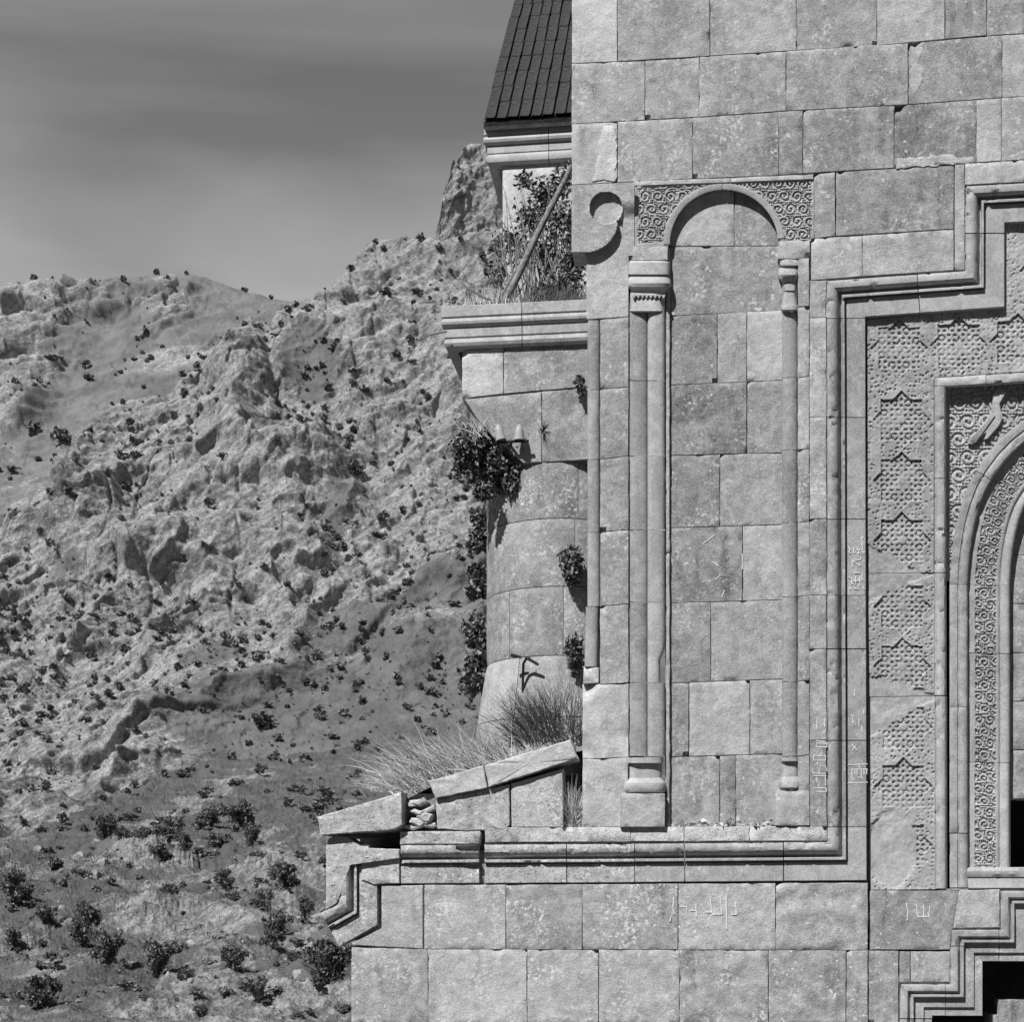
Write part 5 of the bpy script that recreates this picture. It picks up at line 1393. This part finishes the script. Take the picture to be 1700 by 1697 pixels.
# shrub growing on the turret top
e = thing('shrub', F(880, 500, -240), 'leafy shrub growing on the turret top beside the corbel', 'shrub')
leaf_obj('foliage', 4300, pxblobs([(905, 320, -300, 34, 34, 1), (935, 300, -260, 26, 30, .7), (880, 360, -320, 40, 34, 1.1), (930, 365, -260, 36, 44, 1.3), (850, 405, -340, 36, 34, 1), (900, 420, -300, 48, 40, 1.5), (950, 440, -200, 30, 46, 1.6),
         (925, 480, -200, 42, 28, 1.2), (830, 450, -380, 36, 34, .6), (870, 300, -300, 22, 16, .3), (955, 380, -200, 22, 50, 1.2)]), 4.6 * PX, 21, M['leaf'], e, shell=.05, asp=2.2)
mb = MB(); r = np.random.RandomState(9)
for k in range(60):
    a = np.array([r.uniform(845, 955), 500]); b = np.array([a[0] + r.uniform(-45, 30), r.uniform(285, 430)]); m_ = (a + b) / 2 + r.normal(size=2) * 14
    d_ = r.uniform(-340, -210)
    mb.tube(F(np.array([a[0], m_[0], b[0]]), np.array([a[1], m_[1], b[1]]), d_), [.008, .005, .002], 5)
mb.build('stem', M['twig'], e)
# leaning pole
e = thing('wooden_pole', F(835, 500, -150), 'pale weathered wooden pole leaning across the shrub on the turret', 'pole')
mb = MB(); t_ = np.linspace(0, 1, 9)
mb.tube(F(836 + 112 * t_, 503 - 226 * t_, -150.0 - 60 * t_) + np.stack([.006 * np.sin(9 * t_), 0 * t_, .006 * np.cos(7 * t_)], -1), np.linspace(.030, .020, 9), 9)
mb.build('trunk', M['wood'], e, smooth_ang=60)
mb = MB(); mb.tube(F(np.array([828, 850, 862]), np.array([500, 460, 440]), -165.0), [.014, .012, .006], 6); mb.build('side_branch', M['wood'], e)
def stick(u0, v0, u1, v1, d, rad, lab, sag=4):
    t_ = np.linspace(0, 1, 6); mb = MB()
    mb.tube(F(u0 + (u1 - u0) * t_, v0 + (v1 - v0) * t_ + sag * np.sin(t_ * 3.14), d), np.linspace(rad, rad * .5, 6), 6)
    o = mb.build('dry_stick', M['straw'] if False else M['wood']); o['label'] = lab; o['category'] = 'stick'
stick(812, 497, 758, 462, -120, .010, 'pale dry stick poking up left of the shrub on the turret')
stick(742, 550, 688, 568, -60, .008, 'thin dry twig sticking out from the turret cornice corner', -3)
# grassy tufts at the turret top
def tuft(name, n, uv, spread, lean, length, width, seed, mat, lab, d, cat='grass', bend=.5, up_=1.0):
    v, f, t = blades(n, lambda r: F(uv[0] + r.normal() * spread[0], uv[1] + abs(r.normal()) * spread[1], d - abs(r.normal()) * spread[2]), lambda r: np.array([lean + r.normal() * .35, r.normal() * .3, up_ + r.normal() * .15]), length * PX, width * PX, seed, 4, bend)
    o = mk(name, v, f, mat, smooth_ang=0, attrs={'leaf': t}); o['label'] = lab; o['category'] = cat
    return o
tuft('grass_tuft', 240, (815, 506), (26, 2, 30), -.1, 34, 1.6, 31, M['straw'], 'dry grass fringe at the foot of the leaning pole', -130)
tuft('grass_tuft', 420, (930, 506), (30, 2, 40), .0, 40, 1.8, 32, M['sedge'], 'dark grass along the turret cornice below the shrub', -130)
# bush hanging from the turret's corner
e = thing('hanging_bush', F(820, 735, -60), 'dense dark bush hanging over the broken turret corner', 'bush')
leaf_obj('foliage', 6500, pxblobs([(800, 745, -112, 42, 34, 1.2), (838, 765, -98, 34, 36, 1.2), (815, 790, -112, 44, 30, 1.2), (778, 742, -85, 30, 28, .8), (850, 795, -98, 16, 26, .5), (790, 720, -95, 30, 20, .5), (803, 815, -85, 20, 18, .5), (770, 770, -90, 20, 22, .4)], .5), 4.8 * PX, 22, M['leaf'], e, shell=.2, hang=.5, asp=2.2)
mb = MB(); r = np.random.RandomState(19)
for k in range(14):
    a = np.array([825 + r.normal() * 10, 735]); b = np.array([a[0] + r.normal() * 35, 735 + r.uniform(-35, 60)])
    mb.tube(F(np.array([a[0] - 14, (a[0] + b[0]) / 2 - 14, b[0] - 14]), np.array([a[1], (a[1] + b[1]) / 2 - 6, b[1]]), -100), [.005, .004, .002], 5)
mb.build('stem', M['bark'], e)
tuft('grass_tuft', 60, (800, 712), (14, 10, 10), -.5, 40, 1.3, 33, M['straw'], 'dry straw stalks above the hanging bush', -66)
# creeping shrubs behind the turret's left edge
for k, (u, v, w_, h_, lab) in enumerate([(795, 880, 20, 40, 'upper thin shrub along the left edge of the turret'), (792, 965, 18, 30, 'middle thin shrub along the left edge of the turret'), (788, 1085, 26, 75, 'lowest and tallest shrub along the left edge of the turret')]):
    e = thing('edge_shrub', F(u + 14, v + h_, -300), lab, 'shrub')
    leaf_obj('foliage', 900 + 700 * (k == 2), pxblobs([(u, v - h_ * .5, -260, w_, h_ * .5, 1), (u + 6, v + h_ * .1, -260, w_, h_ * .5, 1), (u - 3, v + h_ * .6, -260, w_ * 1.1, h_ * .45, 1)]), 6.5 * PX, 50 + k, M['leaf'], e, shell=.1)
    mb = MB(); mb.tube(F(np.array([u + 14, u + 6, u]), np.array([v + h_, v + h_ * .2, v - h_ * .6]), -262), [.012, .008, .003], 5); mb.build('stem', M['bark'], e)
# plants rooted in the turret joints
for (u, v, w_, h_, n_, lab) in [(962, 640, 9, 19, 260, 'small leafy plant in the joint under the turret cornice'), (948, 938, 20, 36, 1300, 'dark bushy plant in the middle of the turret wall'), (953, 1085, 17, 36, 800, 'loose bush low on the turret wall above the dark grass')]:
    e = thing('wall_plant', F(u + 6, v, TD), lab, 'plant')
    leaf_obj('foliage', n_, pxblobs([(u, v - h_ * .3, TD + 16, w_, h_ * .6, 1), (u + 3, v + h_ * .35, TD + 16, w_ * .9, h_ * .55, 1)]), 5.2 * PX, int(u), M['leaf'], e, shell=.1)
    mb = MB(); mb.tube(F(np.array([u + 6, u, u - 4]), np.array([v + h_ * .3, v, v - h_ * .5]), np.array([TD - 2, TD + 12, TD + 16])), [.01, .006, .003], 5); mb.build('stem', M['bark'], e)
v, f, t = blades(34, lambda r: F(902, 716, TD + 2), lambda r: np.array([r.normal(), -.9 + .2 * r.normal(), r.normal()]), 17 * PX, 1.6 * PX, 77, 3, .2)
o = mk('rosette_plant', v, f, M['sedge'], smooth_ang=0, attrs={'leaf': t}); o['label'] = 'tiny spiky rosette plant growing from a turret joint'; o['category'] = 'plant'
# grasses on the chapel roof
tuft('grass_tuft', 1500, (925, 1240), (24, 8, 26), -.35, 108, 2.0, 41, M['sedge'], 'large dark grass clump against the facade above the sloping slabs', -70, bend=.35, up_=.9)
tuft('grass_tuft', 900, (800, 1282), (52, 6, 30), -.75, 92, 1.7, 42, M['straw'], 'pale dry grass leaning left behind the upper sloping slabs', -55, bend=.45, up_=.8)
tuft('grass_tuft', 650, (690, 1312), (26, 6, 30), -.7, 70, 1.7, 43, M['straw'], 'pale dry grass in the gap behind the left sloping slab', -50, bend=.6, up_=.7)
tuft('grass_tuft', 500, (850, 1262), (60, 4, 40), -.2, 40, 2.0, 44, M['sedge'], 'short grey grass growing behind the upper slab edge', -80, bend=.4)
tuft('grass_tuft', 260, (948, 1372), (7, 2, 4), .1, 72, 1.8, 45, M['straw'], 'narrow grass tuft in the dark gap beside the last gable stone', -14, bend=.2)
tuft('grass_tuft', 60, (1128, 1372), (5, 2, 2), .0, 16, 1.6, 46, M['straw'], 'tiny grass sprig at the foot of the blind niche', -9)
# iron bracket with two porcelain insulators
e = thing('insulator_bracket', F(850, 733, TD + 4), 'iron crossbar with two white bell-shaped insulators on the turret', 'bracket')
mb = MB(); mb.tube(F(np.array([822, 850, 878]), np.array([735, 733, 732]), TD + 16), .010, 6); mb.tube(F(np.array([850, 846]), np.array([733, 742]), np.array([TD + 16, TD - 6])), .010, 6); mb.build('crossbar', M['iron'], e)
for u, lean in ((832, -6), (862, 0)):
    mb = MB(); hs = [(0, 9.5), (3, 9), (8, 8.2), (16, 7.4), (22, 5.2), (26, 2.0)]
    mb.tube(F(np.array([u + lean * h / 26 for h, _ in hs]), np.array([731 - h for h, _ in hs]), TD + 16), [q * PX for _, q in hs], 14); mb.build('insulator', M['porcelain'], e, smooth_ang=60)
e = thing('iron_hook', F(868, 1160, TD + 2), 'dark bent iron hook with short crossbar low on the turret', 'bracket')
mb = MB(); mb.tube(F(np.array([868, 868, 869, 873, 880]), np.array([1160, 1120, 1102, 1095, 1093]), TD + np.array([-4, 8, 14, 18, 20])), .010, 7); mb.build('stem', M['iron'], e)
mb = MB(); mb.tube(F(np.array([848, 858, 866]), np.array([1088, 1090, 1092]), TD + 16), [.014, .012, .007], 7); mb.tube(F(np.array([872, 882, 894]), np.array([1092, 1097, 1104]), TD + 20), [.008, .012, .010], 7); mb.build('crossbar', M['iron'], e)
